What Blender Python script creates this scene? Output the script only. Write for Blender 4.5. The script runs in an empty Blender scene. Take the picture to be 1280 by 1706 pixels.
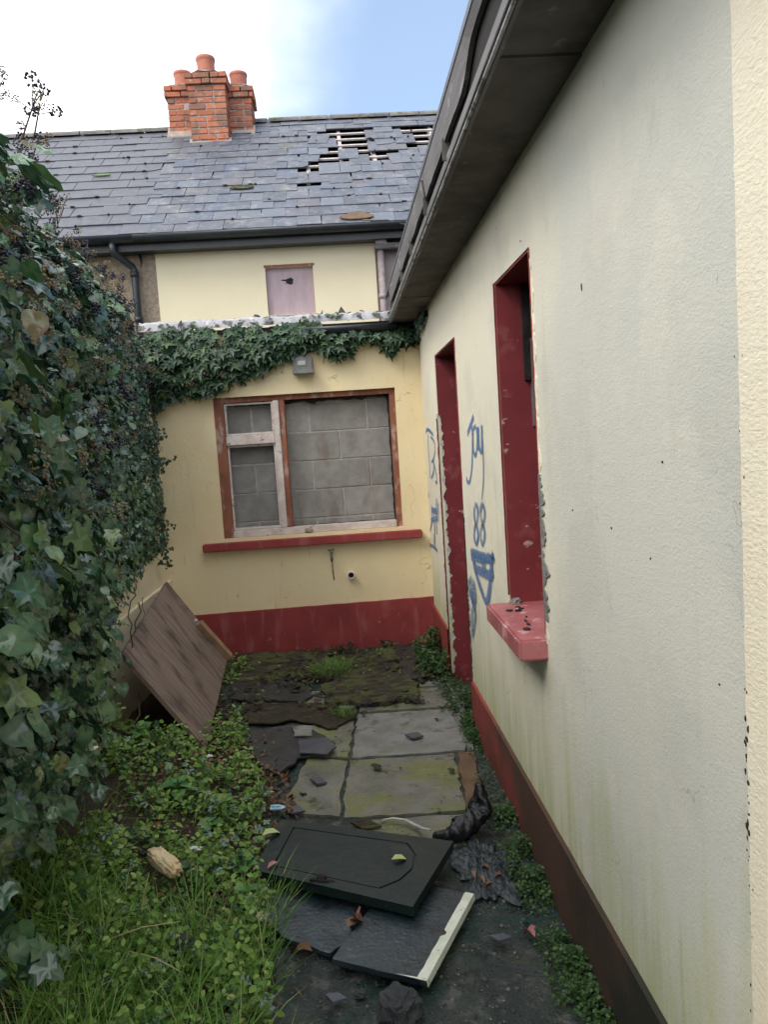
import bpy, math, random
import numpy as np
from math import radians, sin, cos, atan2, pi, hypot
from mathutils import Vector, Matrix, Quaternion, noise
SC = bpy.context.scene
COL = SC.collection
rnd = random.Random(7)
nr = np.random.default_rng(7)

# ------------------------------------------------------------------ camera
CP, CY, CR, CF, CH = radians(5.215), radians(2.66), radians(-3.67), 1300.0, 1.6
F = Vector((sin(CY) * cos(CP), cos(CY) * cos(CP), -sin(CP)))
R0 = Vector((cos(CY), -sin(CY), 0)); U0 = R0.cross(F)
R_ = R0 * cos(CR) + U0 * sin(CR); U_ = -R0 * sin(CR) + U0 * cos(CR)
CAM = Vector((0, 0, CH))
cd = bpy.data.cameras.new('camera'); cam = bpy.data.objects.new('camera', cd); COL.objects.link(cam)
cd.sensor_fit = 'VERTICAL'; cd.sensor_height = 24; cd.lens = 24 * CF / 1706; cd.clip_start = .05; cd.clip_end = 2000
m3 = Matrix((R_, U_, -F)).transposed()
cam.matrix_world = Matrix.Translation(CAM) @ m3.to_4x4()
SC.camera = cam

def at(px, py, axis, v):          # photograph measurement -> the real point on the plane axis = v
    d = F + R_ * (px - 640) / CF + U_ * (853 - py) / CF
    return CAM + d * ((v - CAM[axis]) / d[axis])
def G(px, py, z=0.0): return at(px, py, 2, z)

# ------------------------------------------------------------------ sky, sun, exposure
SUN_EL, SUN_AZ = radians(46), radians(232)      # sun behind the camera and to the left, behind cloud
w = bpy.data.worlds.new('World'); SC.world = w; w.use_nodes = True
nt = w.node_tree; nt.nodes.clear()
def nd(nt, t, **kw):
    n = nt.nodes.new(t)
    for k, v in kw.items(): setattr(n, k, v)
    return n
out = nd(nt, 'ShaderNodeOutputWorld'); bg = nd(nt, 'ShaderNodeBackground')
sky = nd(nt, 'ShaderNodeTexSky', sky_type='NISHITA', sun_disc=False)
sky.sun_elevation = SUN_EL; sky.sun_rotation = SUN_AZ; sky.air_density = 1.0; sky.dust_density = .8
tc = nd(nt, 'ShaderNodeTexCoord'); mp = nd(nt, 'ShaderNodeMapping'); mp.inputs['Scale'].default_value = (1, 1, 1.6)
no = nd(nt, 'ShaderNodeTexNoise'); no.inputs['Scale'].default_value = 1.9; no.inputs['Detail'].default_value = 6; no.inputs['Roughness'].default_value = .5
sx = nd(nt, 'ShaderNodeSeparateXYZ')
a1 = nd(nt, 'ShaderNodeMath', operation='MULTIPLY_ADD'); a1.inputs[1].default_value = -.95; a1.inputs[2].default_value = -.20
a3 = nd(nt, 'ShaderNodeMath', operation='ADD')
mr = nd(nt, 'ShaderNodeMapRange', interpolation_type='SMOOTHSTEP'); mr.inputs['From Min'].default_value = .30; mr.inputs['From Max'].default_value = .78
mx = nd(nt, 'ShaderNodeMix', data_type='RGBA')
mx.inputs['B'].default_value = (11.0, 11.2, 11.6, 1)
pale = nd(nt, 'ShaderNodeMix', data_type='RGBA'); pale.inputs['Factor'].default_value = .42; pale.inputs['B'].default_value = (3.6, 4.7, 6.4, 1)
L = nt.links.new
L(tc.outputs['Generated'], mp.inputs['Vector']); L(mp.outputs['Vector'], no.inputs['Vector'])
L(tc.outputs['Generated'], sx.inputs[0]); L(sx.outputs['X'], a1.inputs[0])
z1 = nd(nt, 'ShaderNodeMapRange', interpolation_type='SMOOTHSTEP'); z1.inputs['From Min'].default_value = .50; z1.inputs['From Max'].default_value = .85; z1.inputs['To Max'].default_value = .55
y1 = nd(nt, 'ShaderNodeMapRange', interpolation_type='SMOOTHSTEP'); y1.inputs['From Min'].default_value = .35; y1.inputs['From Max'].default_value = -.35; y1.inputs['To Max'].default_value = .45
L(sx.outputs['Z'], z1.inputs['Value']); L(sx.outputs['Y'], y1.inputs['Value'])
zy = nd(nt, 'ShaderNodeMath', operation='ADD'); L(z1.outputs[0], zy.inputs[0]); L(y1.outputs[0], zy.inputs[1])
zz = nd(nt, 'ShaderNodeMath', operation='ADD'); L(zy.outputs[0], zz.inputs[0]); L(a1.outputs[0], zz.inputs[1])
L(zz.outputs[0], a3.inputs[0]); L(no.outputs['Fac'], a3.inputs[1]); L(a3.outputs[0], mr.inputs['Value'])
L(mr.outputs['Result'], mx.inputs['Factor']); L(sky.outputs[0], pale.inputs['A']); L(pale.outputs['Result'], mx.inputs['A'])
L(mx.outputs['Result'], bg.inputs['Color']); bg.inputs['Strength'].default_value = .10
L(bg.outputs[0], out.inputs['Surface'])
sl = bpy.data.lights.new('sun', 'SUN'); sl.energy = 1.0; sl.angle = radians(25); sl.color = (1, .95, .87)
so = bpy.data.objects.new('sun', sl); COL.objects.link(so)
# nishita: rotation measured clockwise from +Y
sd = Vector((sin(SUN_AZ) * cos(SUN_EL), cos(SUN_AZ) * cos(SUN_EL), sin(SUN_EL)))
so.rotation_euler = (-sd).to_track_quat('-Z', 'Y').to_euler()
so.location = sd * 30
vs = SC.view_settings; vs.view_transform = 'Standard'; vs.look = 'None'; vs.gamma = 1; vs.use_curve_mapping = False; vs.exposure = 1.06

# ------------------------------------------------------------------ materials
def rgb(c): return (c[0], c[1], c[2], 1)
def coords(nt, stretch):
    if nt.get('own'):
        g = nd(nt, 'ShaderNodeTexCoord'); m = nd(nt, 'ShaderNodeMapping'); m.inputs['Scale'].default_value = stretch
        nt.links.new(g.outputs['Object'], m.inputs['Vector']); return m.outputs['Vector']
    g = nd(nt, 'ShaderNodeNewGeometry'); m = nd(nt, 'ShaderNodeMapping'); m.inputs['Scale'].default_value = stretch
    nt.links.new(g.outputs['Position'], m.inputs['Vector']); return m.outputs['Vector']
def noise_tex(nt, scale, stretch=(1, 1, 1), detail=5, rough=.6):
    n = nd(nt, 'ShaderNodeTexNoise'); n.inputs['Scale'].default_value = scale; n.inputs['Detail'].default_value = detail
    n.inputs['Roughness'].default_value = rough; nt.links.new(coords(nt, stretch), n.inputs['Vector']); return n.outputs['Fac']
def mask(nt, scale=5, lo=.5, hi=.6, stretch=(1, 1, 1), axis=None, a=0, b=1, k=1.0, s=1.0, detail=5, line=0, gate=.5):
    v = noise_tex(nt, scale, stretch, detail)
    if line:                       # thin wandering cracks where two noises allow
        d = nd(nt, 'ShaderNodeMath', operation='SUBTRACT'); d.inputs[1].default_value = .5; e = nd(nt, 'ShaderNodeMath', operation='ABSOLUTE')
        nt.links.new(v, d.inputs[0]); nt.links.new(d.outputs[0], e.inputs[0])
        q = nd(nt, 'ShaderNodeMapRange'); q.inputs['From Min'].default_value = 0; q.inputs['From Max'].default_value = line; q.inputs['To Min'].default_value = s; q.inputs['To Max'].default_value = 0
        nt.links.new(e.outputs[0], q.inputs['Value']); g_ = nd(nt, 'ShaderNodeMapRange'); g_.inputs['From Min'].default_value = gate; g_.inputs['From Max'].default_value = gate + .05
        nt.links.new(noise_tex(nt, scale * .7 + 1.3, (1, 1, 1), 3), g_.inputs['Value']); m_ = nd(nt, 'ShaderNodeMath', operation='MULTIPLY')
        nt.links.new(q.outputs[0], m_.inputs[0]); nt.links.new(g_.outputs[0], m_.inputs[1]); return m_.outputs[0]
    if axis is not None:
        g = nd(nt, 'ShaderNodeNewGeometry'); sp = nd(nt, 'ShaderNodeSeparateXYZ'); nt.links.new(g.outputs['Position'], sp.inputs[0])
        r = nd(nt, 'ShaderNodeMapRange'); r.inputs['From Min'].default_value = a; r.inputs['From Max'].default_value = b
        r.inputs['To Min'].default_value = -k / 2; r.inputs['To Max'].default_value = k / 2
        nt.links.new(sp.outputs[axis], r.inputs['Value'])
        ad = nd(nt, 'ShaderNodeMath', operation='ADD'); nt.links.new(v, ad.inputs[0]); nt.links.new(r.outputs[0], ad.inputs[1]); v = ad.outputs[0]
    r = nd(nt, 'ShaderNodeMapRange', interpolation_type='SMOOTHSTEP'); r.inputs['From Min'].default_value = lo; r.inputs['From Max'].default_value = hi
    r.inputs['To Max'].default_value = s; nt.links.new(v, r.inputs['Value']); return r.outputs[0]
def mixc(nt, fac, A, B):
    m = nd(nt, 'ShaderNodeMix', data_type='RGBA')
    for k, v in (('Factor', fac), ('A', A), ('B', B)):
        if hasattr(v, 'is_linked'): nt.links.new(v, m.inputs[k])
        else: m.inputs[k].default_value = v if k == 'Factor' else rgb(v)
    return m.outputs['Result']
def rnd_value(nt):
    a = nd(nt, 'ShaderNodeAttribute', attribute_name='rnd'); o = nd(nt, 'ShaderNodeObjectInfo')
    s = nd(nt, 'ShaderNodeMath', operation='ADD'); f = nd(nt, 'ShaderNodeMath', operation='FRACT')
    nt.links.new(a.outputs['Fac'], s.inputs[0]); nt.links.new(o.outputs['Random'], s.inputs[1]); nt.links.new(s.outputs[0], f.inputs[0]); return f.outputs[0]
def mat(name, A, B=None, scale=4, stretch=(1, 1, 1), layers=(), rough=.85, rough2=None, bumps=(), spec=.3, metal=0, ramp=None, piece=0, trans=0, bl=.3, bh=.7, own=False):
    m = bpy.data.materials.new(name); m.use_nodes = True; nt = m.node_tree
    if own: nt['own'] = True
    p = nt.nodes['Principled BSDF']; L = nt.links.new
    if ramp:                       # colour chosen piece by piece
        cr = nd(nt, 'ShaderNodeValToRGB'); e = cr.color_ramp.elements
        while len(e) < len(ramp): e.new(.5)
        for k, (q, c) in enumerate(ramp): e[k].position = q; e[k].color = rgb(c)
        L(rnd_value(nt), cr.inputs[0]); col = cr.outputs[0]
        if B: col = mixc(nt, mask(nt, scale, bl, bh, stretch), col, B)
    else:
        col = mixc(nt, mask(nt, scale, bl, bh, stretch), A, B or A)
    if name in ('ivy_leaf', 'eaves_ivy_leaf'):
        va = nd(nt, 'ShaderNodeAttribute', attribute_name='vein'); pw = nd(nt, 'ShaderNodeMath', operation='POWER'); pw.inputs[1].default_value = 2.5; ml = nd(nt, 'ShaderNodeMath', operation='MULTIPLY'); ml.inputs[1].default_value = .42
        L(va.outputs['Fac'], pw.inputs[0]); L(pw.outputs[0], ml.inputs[0]); col = mixc(nt, ml.outputs[0], col, (.16, .24, .11))
    for c, kw in layers: col = mixc(nt, mask(nt, **kw), col, c)
    if piece:                      # pieces slightly lighter or darker than each other
        h = nd(nt, 'ShaderNodeHueSaturation'); r = nd(nt, 'ShaderNodeMapRange'); r.inputs['To Min'].default_value = 1 - piece; r.inputs['To Max'].default_value = 1 + piece
        L(rnd_value(nt), r.inputs['Value']); L(r.outputs[0], h.inputs['Value']); L(col, h.inputs['Color']); col = h.outputs[0]
    L(col, p.inputs['Base Color']); p.inputs['Roughness'].default_value = rough; p.inputs['Specular IOR Level'].default_value = spec; p.inputs['Metallic'].default_value = metal
    if rough2 is not None:
        r = nd(nt, 'ShaderNodeMapRange'); r.inputs['From Min'].default_value = .35; r.inputs['From Max'].default_value = .65
        r.inputs['To Min'].default_value = rough; r.inputs['To Max'].default_value = rough2; L(noise_tex(nt, scale * 1.7), r.inputs['Value']); L(r.outputs[0], p.inputs['Roughness'])
    last = None
    for (sc, st, dist, strg) in bumps:
        b = nd(nt, 'ShaderNodeBump'); b.inputs['Distance'].default_value = dist; b.inputs['Strength'].default_value = strg
        L(noise_tex(nt, sc, st, 4, .65), b.inputs['Height'])
        if last: L(last, b.inputs['Normal'])
        last = b.outputs[0]
    if last: L(last, p.inputs['Normal'])
    if trans:
        t = nd(nt, 'ShaderNodeBsdfTranslucent'); ms = nd(nt, 'ShaderNodeMixShader'); ms.inputs[0].default_value = trans
        L(col, t.inputs['Color']); L(p.outputs[0], ms.inputs[1]); L(t.outputs[0], ms.inputs[2]); L(ms.outputs[0], nt.nodes['Material Output'].inputs['Surface'])
    return m
YEL, YEL2 = (.80, .68, .43), (.76, .62, .37)
M = {}
M['back_wall'] = mat('yellow_wall_paint', YEL, YEL2, 2.2, layers=[
    ((.45, .36, .18), dict(scale=9, lo=.62, hi=.8, stretch=(3, 1, .5), s=.6)),
    ((.80, .70, .44), dict(scale=3.1, lo=.5, hi=.75, s=.5)),
    ((.30, .26, .14), dict(scale=40, lo=.70, hi=.76, s=.7)), ((.20, .17, .10), dict(scale=1.7, line=.004, gate=.56, s=.7)), ((.42, .34, .20), dict(scale=3.5, lo=.60, hi=.8, stretch=(4, 1, .25), s=.5)),
    ((.50, .42, .22), dict(scale=7, lo=.72, hi=.95, stretch=(3, 1, .5), axis=2, a=.9, b=.3, k=.4, s=.7))],
    bumps=[(60, (1, 1, 1), .004, .5), (9, (1, 1, 1), .006, .35)])
M['house_wall'] = mat('pale_yellow_wall_paint', (.74, .66, .47), (.71, .62, .43), 2, layers=[((.5, .42, .27), dict(scale=6, lo=.66, hi=.85, stretch=(3, 1, .4), s=.5))], bumps=[(50, (1, 1, 1), .003, .3)])
M['wing_wall'] = mat('weathered_light_tinted_cream_paint', (.74, .69, .53), (.73, .68, .55), 1.6, layers=[
    ((.60, .59, .515), dict(scale=1.1, lo=.34, hi=.74, axis=1, a=4.0, b=1.4, k=.8, stretch=(1, 1, .6), detail=3)),  # this layer and next paint a white-balance cast over ageing at the near end
    ((.535, .54, .505), dict(scale=2.3, lo=.60, hi=.95, axis=1, a=3.0, b=1.0, k=.6, s=.65)),
    ((.60, .54, .44), dict(scale=3.3, lo=.74, hi=1.0, axis=2, a=1.0, b=2.4, k=.5, s=.6)),
    ((.16, .15, .12), dict(scale=1.3, line=.0025, gate=.56, s=.5)), ((.46, .45, .39), dict(scale=2.1, lo=.50, hi=.66, s=.30, detail=8)), ((.70, .66, .56), dict(scale=1.4, lo=.56, hi=.60, s=.35, detail=8)), ((.36, .35, .30), dict(scale=2.6, lo=.60, hi=.80, stretch=(1, 4, .22), s=.38)), ((.48, .50, .26), dict(scale=3.5, lo=.50, hi=.86, stretch=(1, 3, .35), axis=2, a=1.4, b=.2, k=.6, s=.62)),
    ((.36, .40, .14), dict(scale=5, lo=.62, hi=.85, stretch=(1, 5, .3), axis=2, a=1.1, b=.2, k=.5, s=.4)),
    ((.42, .40, .33), dict(scale=6, lo=.62, hi=.78, stretch=(1, 2.2, .8), s=.35)),
    ((.20, .20, .16), dict(scale=30, lo=.70, hi=.75, stretch=(1, 2.5, .7), s=.7))],
    bumps=[(170, (1, .8, 1.2), .0028, .6), (38, (1, .7, 1.5), .003, .3), (5, (1, 1, 1), .006, .4)])
M['quoin'] = mat('fresh_cream_band_paint', (.80, .73, .58), (.77, .69, .52), 3, layers=[
    ((.25, .18, .10), dict(scale=16, lo=.70, hi=.74, stretch=(1, 2.5, .8)))], bumps=[(110, (1, .7, 1.3), .003, .8), (20, (1, .5, 1.5), .004, .4)])
RED, RED2 = (.30, .050, .048), (.23, .037, .038)
M['red'] = mat('dark_red_paint', RED, RED2, 3, layers=[((.5, .25, .2), dict(scale=14, lo=.64, hi=.72, s=.5)), ((.36, .12, .11), dict(scale=4, lo=.52, hi=.66, stretch=(2.5, 1, .6), s=.6)), ((.09, .06, .045), dict(scale=5, lo=.62, hi=.74, stretch=(1.5, 1, .5), s=.7)), ((.12, .03, .03), dict(scale=7, lo=.6, hi=.75, s=.5))], rough=.6, bumps=[(45, (1, 1, 1), .003, .4)])
M['reveal_red'] = mat('dark_red_reveal_paint', (.235, .035, .04), (.17, .026, .031), 2.5, layers=[((.50, .36, .32), dict(scale=24, lo=.66, hi=.70, stretch=(.6, 1, 1), s=.8)), ((.30, .09, .09), dict(scale=9, lo=.56, hi=.68, s=.5)), ((.08, .02, .02), dict(scale=5, lo=.65, hi=.85, s=.5))], rough=.65, bumps=[(35, (1, 1, 1), .003, .5)])
M['plinth'] = mat('weathered_red_plinth', (.30, .055, .045), (.22, .045, .04), 3, layers=[
    ((.085, .045, .032), dict(scale=2.5, lo=.30, hi=.62, axis=1, a=4.2, b=2.4, k=.7)),
    ((.026, .025, .018), dict(scale=3, lo=.42, hi=.85, axis=1, a=3.2, b=1.6, k=.9)), ((.12, .05, .035), dict(scale=8, lo=.56, hi=.7, s=.4)),
    ((.05, .06, .03), dict(scale=6, lo=.58, hi=.72, s=.5))], rough=.7, bumps=[(50, (1, 1, 1), .004, .6)])
M['sill'] = mat('pinkish_red_sill_paint', (.40, .145, .145), (.31, .085, .09), 7, layers=[((.62, .36, .36), dict(scale=13, lo=.56, hi=.66, s=.8)), ((.06, .04, .04), dict(scale=20, lo=.68, hi=.74))], rough=.5, bumps=[(40, (1, 1, 1), .004, .5)])
M['pebbledash'] = mat('pebbledash_render', (.34, .27, .20), (.20, .16, .12), 30, layers=[((.48, .42, .34), dict(scale=60, lo=.6, hi=.7))], bumps=[(60, (1, 1, 1), .01, .9)])
M['mauve_wall'] = mat('mauve_grey_render', (.30, .25, .24), (.24, .2, .2), 5, bumps=[(50, (1, 1, 1), .005, .4)])
M['board_pink'] = mat('pale_pink_board', (.46, .36, .38), (.38, .29, .31), 6, stretch=(2, 1, .6), layers=[((.24, .17, .17), dict(scale=9, lo=.62, hi=.8, stretch=(3, 1, .5), s=.7))], bumps=[(30, (3, 1, .4), .002, .4)])
M['cement'] = mat('grey_cement', (.26, .25, .235), (.17, .165, .15), 9, layers=[((.06, .06, .05), dict(scale=18, lo=.62, hi=.7, s=.7))], bumps=[(45, (1, 1, 1), .012, .9)])
M['render_chip'] = mat('bare_broken_render', (.62, .60, .54), (.42, .40, .35), 14, bumps=[(50, (1, 1, 1), .01, .8)])
M['block'] = mat('grey_concrete_block', (.30, .29, .27), (.23, .22, .205), 11, layers=[((.17, .12, .10), dict(scale=4, lo=.56, hi=.74, stretch=(1.5, 1, .6), s=.6)), ((.38, .37, .35), dict(scale=45, lo=.6, hi=.7, s=.5))], piece=.14, bumps=[(110, (1, 1, 1), .004, .8)])
M['mortar'] = mat('pale_mortar', (.46, .43, .39), (.33, .30, .27), 20, bumps=[(60, (1, 1, 1), .004, .6)])
M['brown_wood'] = mat('peeling_brown_wood', (.30, .115, .065), (.20, .075, .045), 9, stretch=(1, 1, .5), layers=[((.50, .40, .34), dict(scale=16, lo=.52, hi=.66, stretch=(1, 1, .4), s=.6)), ((.05, .03, .025), dict(scale=11, lo=.66, hi=.74))], rough=.7, bumps=[(60, (1, 1, .2), .003, .7)])
M['white_wood'] = mat('flaking_white_frame', (.66, .60, .56), (.52, .43, .38), 14, layers=[((.25, .12, .07), dict(scale=24, lo=.60, hi=.68, stretch=(.5, 1, 1), s=.9)), ((.07, .04, .03), dict(scale=12, lo=.70, hi=.75))], rough=.65, bumps=[(60, (.3, 1, 1), .003, .6)])
M['charred'] = mat('charred_timber', (.035, .028, .025), (.014, .012, .012), 12, bumps=[(40, (1, 1, 1), .01, .9)])
M['new_slate'] = mat('smooth_dark_slate', None, (.085, .087, .10), 12, ramp=[(0, (.046, .051, .069)), (.5, (.056, .063, .084)), (1, (.068, .076, .098))], layers=[((.15, .15, .15), dict(scale=5, lo=.6, hi=.8, s=.35)), ((.03, .03, .03), dict(scale=6, lo=.62, hi=.75, s=.6))], rough=.52, spec=.45, bumps=[(30, (1, 1, 1), .003, .4)])
M['old_slate'] = mat('lichened_blue_slate', None, (.14, .14, .16), 8, bl=.45, bh=.75, ramp=[(0, (.062, .070, .088)), (.3, (.075, .088, .116)), (.5, (.078, .098, .138)), (.72, (.095, .093, .108)), (.95, (.11, .128, .160)), (1, (.07, .072, .06))], layers=[((.22, .225, .22), dict(scale=14, lo=.54, hi=.70, s=.5)), ((.34, .33, .30), dict(scale=3.0, lo=.56, hi=.72, s=.35)), ((.035, .035, .03), dict(scale=9, lo=.62, hi=.74, s=.7))], rough=.6, spec=.4, bumps=[(28, (1, 1, 1), .005, .6)])
M['ridge'] = mat('lichened_ridge_tile', (.20, .185, .17), (.12, .115, .11), 10, layers=[((.09, .10, .04), dict(scale=7, lo=.58, hi=.66))], piece=.15, bumps=[(30, (1, 1, 1), .008, .7)])
M['batten'] = mat('bare_roof_batten', (.56, .50, .48), (.40, .35, .33), 20, bumps=[(40, (.3, 1, 1), .003, .5)])
M['dark_inside'] = mat('dark_interior_shade', (.02, .018, .016), (.012, .011, .01), 5)  # near-black colour standing for the shade inside openings and gaps
M['brick'] = mat('orange_red_brick', None, (.38, .12, .06), 18, bl=.4, bh=.8, ramp=[(0, (.36, .13, .08)), (.4, (.50, .19, .11)), (.75, (.44, .15, .09)), (1, (.22, .13, .10))], layers=[((.10, .08, .06), dict(scale=16, lo=.58, hi=.70)), ((.17, .12, .09), dict(scale=5, lo=.50, hi=.62, s=.7)), ((.40, .33, .27), dict(scale=9, lo=.60, hi=.66, s=.7)), ((.16, .17, .06), dict(scale=8, lo=.66, hi=.74, s=.8))], bumps=[(60, (1, 1, 1), .005, .8)])
M['pot'] = mat('terracotta', (.50, .19, .125), (.40, .14, .095), 9, layers=[((.25, .10, .08), dict(scale=20, lo=.6, hi=.7, s=.6))], rough=.6, bumps=[(40, (1, 1, 1), .003, .4)])
M['flaunching'] = mat('cement_flaunching', (.40, .33, .27), (.28, .24, .21), 12, bumps=[(40, (1, 1, 1), .008, .8)])
M['lead'] = mat('torn_grey_flashing', (.40, .39, .40), (.26, .255, .27), 7, stretch=(1, 2, 1), layers=[((.10, .10, .09), dict(scale=14, lo=.54, hi=.62)), ((.60, .58, .57), dict(scale=9, lo=.6, hi=.68))], rough=.6, bumps=[(25, (1, 1, 1), .01, .8)])
M['black_pvc'] = mat('dull_black_gutter', (.016, .02, .024), (.028, .032, .036), 8, layers=[((.09, .09, .08), dict(scale=15, lo=.66, hi=.75, s=.5))], rough=.4, spec=.45)
M['soffit'] = mat('stained_soffit_board', (.12, .11, .10), (.06, .056, .052), 5, layers=[((.20, .19, .18), dict(scale=19, lo=.62, hi=.70, s=.6))], bumps=[(30, (1, 1, 1), .004, .6)])
M['fascia'] = mat('weathered_grey_fascia', (.17, .16, .16), (.10, .095, .095), 6, stretch=(1, .3, 2), layers=[((.32, .31, .31), dict(scale=11, lo=.58, hi=.7, stretch=(1, .4, 2), s=.7)), ((.03, .03, .03), dict(scale=9, lo=.64, hi=.72, stretch=(1, .5, 1)))], rough=.7, bumps=[(40, (1, .2, 1), .004, .6)])
M['pink_pipe'] = mat('pale_flaking_iron', (.40, .32, .31), (.26, .22, .22), 12, layers=[((.07, .06, .06), dict(scale=18, lo=.62, hi=.7))], rough=.6)
M['soil'] = mat('damp_soil', (.065, .050, .034), (.035, .028, .019), 9, layers=[((.10, .07, .045), dict(scale=24, lo=.58, hi=.68, s=.8)), ((.035, .05, .016), dict(scale=5, lo=.55, hi=.68, s=.8))], rough=.95, bumps=[(60, (1, 1, 1), .02, .9), (14, (1, 1, 1), .02, .6)])
M['yard'] = mat('wet_mossy_yard', (.046, .055, .050), (.022, .032, .030), 7, layers=[
    ((.12, .118, .108), dict(scale=17, lo=.52, hi=.66, s=.75)), ((.008, .034, .027), dict(scale=3.6, lo=.48, hi=.60, s=.85)), ((.050, .065, .022), dict(scale=5, lo=.56, hi=.66, s=.75)), ((.008, .010, .009), dict(scale=9, lo=.58, hi=.66, s=.8)),
    ((.12, .12, .11), dict(scale=90, lo=.66, hi=.70, s=.7))], rough=.65, rough2=.28, spec=.45, bumps=[(90, (1, 1, 1), .012, .9), (18, (1, 1, 1), .02, .6)])
M['field'] = mat('far_ground', (.05, .06, .03), (.035, .04, .02), 2, bumps=[(20, (1, 1, 1), .02, .5)])
M['slab'] = mat('mossy_concrete_slab', (.20, .195, .165), (.13, .125, .105), 5, layers=[((.05, .05, .04), dict(scale=2.4, line=.006, gate=.48, s=.8)),
    ((.17, .18, .06), dict(scale=3.2, lo=.44, hi=.60, s=.85)), ((.055, .065, .025), dict(scale=5.5, lo=.56, hi=.70, s=.8)), ((.035, .035, .03), dict(scale=11, lo=.60, hi=.68, s=.8)), ((.30, .29, .28), dict(scale=24, lo=.62, hi=.70, s=.5))],
    rough=.75, rough2=.38, piece=.06, bumps=[(70, (1, 1, 1), .006, .8), (9, (1, 1, 1), .01, .4)])
M['pale_slab'] = mat('worn_pale_concrete', (.25, .25, .235), (.17, .17, .15), 6, layers=[((.10, .095, .075), dict(scale=10, lo=.56, hi=.66, s=.8)), ((.15, .16, .07), dict(scale=4, lo=.58, hi=.7, s=.6))], rough=.7, rough2=.35, bumps=[(70, (1, 1, 1), .006, .7)])
M['rust_slab'] = mat('brown_stained_concrete', (.17, .105, .06), (.10, .065, .04), 8, bumps=[(50, (1, 1, 1), .006, .7)])
M['rot'] = mat('rotten_mossy_board', (.080, .066, .046), (.040, .033, .025), 7, stretch=(1, 2.5, 1), layers=[((.11, .12, .045), dict(scale=8, lo=.46, hi=.58, s=.85)), ((.018, .016, .014), dict(scale=13, lo=.58, hi=.66, stretch=(.5, 2, 1)))], rough=.9, bumps=[(35, (.5, 2.5, 1), .02, .9), (9, (.6, 2.5, 1), .05, .9)])
M['felt'] = mat('wet_black_felt', (.020, .021, .023), (.032, .033, .036), 8, layers=[((.075, .075, .078), dict(scale=26, lo=.62, hi=.7, s=.6))], rough=.62, rough2=.35, spec=.5, bumps=[(30, (1, 1, 1), .01, .7)])
M['door_panel'] = mat('wet_dark_green_panel', (.006, .014, .013), (.011, .022, .020), 7, layers=[((.05, .05, .042), dict(scale=6, lo=.58, hi=.72, s=.6)), ((.10, .10, .09), dict(scale=60, lo=.68, hi=.71, s=.7))], rough=.5, rough2=.32, spec=.35, bumps=[(45, (1, 1, 1), .004, .5)])
M['blue_board'] = mat('wet_blue_black_board', (.010, .020, .025), (.024, .042, .050), 9, layers=[((.012, .012, .014), dict(scale=16, lo=.56, hi=.64)), ((.11, .13, .14), dict(scale=30, lo=.64, hi=.70, s=.5))], rough=.5, rough2=.25, spec=.6, bumps=[(60, (1, 1, 1), .005, .7)])
M['white_edge'] = mat('dirty_white_edging', (.74, .76, .66), (.56, .60, .46), 14, layers=[((.03, .03, .025), dict(scale=26, lo=.63, hi=.67)), ((.38, .44, .12), dict(scale=9, lo=.6, hi=.68, s=.7))], rough=.5)
M['plank'] = mat('weathered_plywood', (.27, .20, .16), (.17, .13, .11), 4, own=True, stretch=(.5, 6, 1), layers=[((.085, .06, .055), dict(scale=6, lo=.52, hi=.66, stretch=(.35, 5, 1), s=.8)), ((.33, .25, .19), dict(scale=9, lo=.58, hi=.70, stretch=(.3, 7, 1), s=.6)), ((.055, .04, .038), dict(scale=3.0, lo=.50, hi=.66, stretch=(1, 1.8, 1), s=.75)), ((.11, .12, .045), dict(scale=5, lo=.66, hi=.78, s=.6))], rough=.8, bumps=[(40, (.3, 5, 1), .003, .8)])
M['batten_wood'] = mat('brown_timber_offcut', (.38, .25, .15), (.26, .165, .10), 9, bumps=[(50, (1, 1, 1), .004, .6)])
M['bag'] = mat('glossy_black_plastic', (.007, .008, .010), (.012, .013, .016), 12, rough=.3, spec=.5, bumps=[(60, (1, 1, .4), .008, .8)])
M['film'] = mat('dull_crumpled_plastic', (.016, .024, .028), (.035, .045, .05), 20, rough=.4, spec=.5, bumps=[(45, (1, 1, 1), .008, .8)])
M['strip'] = mat('pale_frayed_strip', (.50, .49, .47), (.36, .35, .34), 40, bumps=[(90, (1, 1, 1), .003, .8)])
M['foam'] = mat('cream_foam', (.72, .58, .36), (.60, .46, .26), 12, layers=[((.30, .22, .10), dict(scale=30, lo=.62, hi=.68))], bumps=[(45, (1, 1, 1), .01, .8)])
M['stone'] = mat('dark_grey_stone', (.060, .062, .066), (.035, .040, .042), 12, layers=[((.12, .12, .12), dict(scale=35, lo=.62, hi=.7, s=.7))], bumps=[(35, (1, 1, 1), .01, .8)])
M['grit'] = mat('mixed_grit', None, (.10, .10, .095), 60, bl=.5, bh=.8, ramp=[(0, (.03, .032, .03)), (.6, (.08, .08, .075)), (.93, (.16, .155, .14)), (1, (.34, .33, .30))], rough=.8)
M['grey_plastic'] = mat('grey_lamp_housing', (.20, .20, .19), (.14, .14, .135), 14, rough=.5)
M['lens'] = mat('clouded_lamp_glass', (.34, .36, .34), (.24, .25, .24), 20, rough=.25, spec=.6)
M['metal'] = mat('tarnished_metal', (.30, .29, .27), (.16, .15, .14), 30, rough=.45, metal=.7)
M['white_plastic'] = mat('white_pipe_plastic', (.75, .74, .70), (.62, .60, .55), 20, rough=.4)
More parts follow.
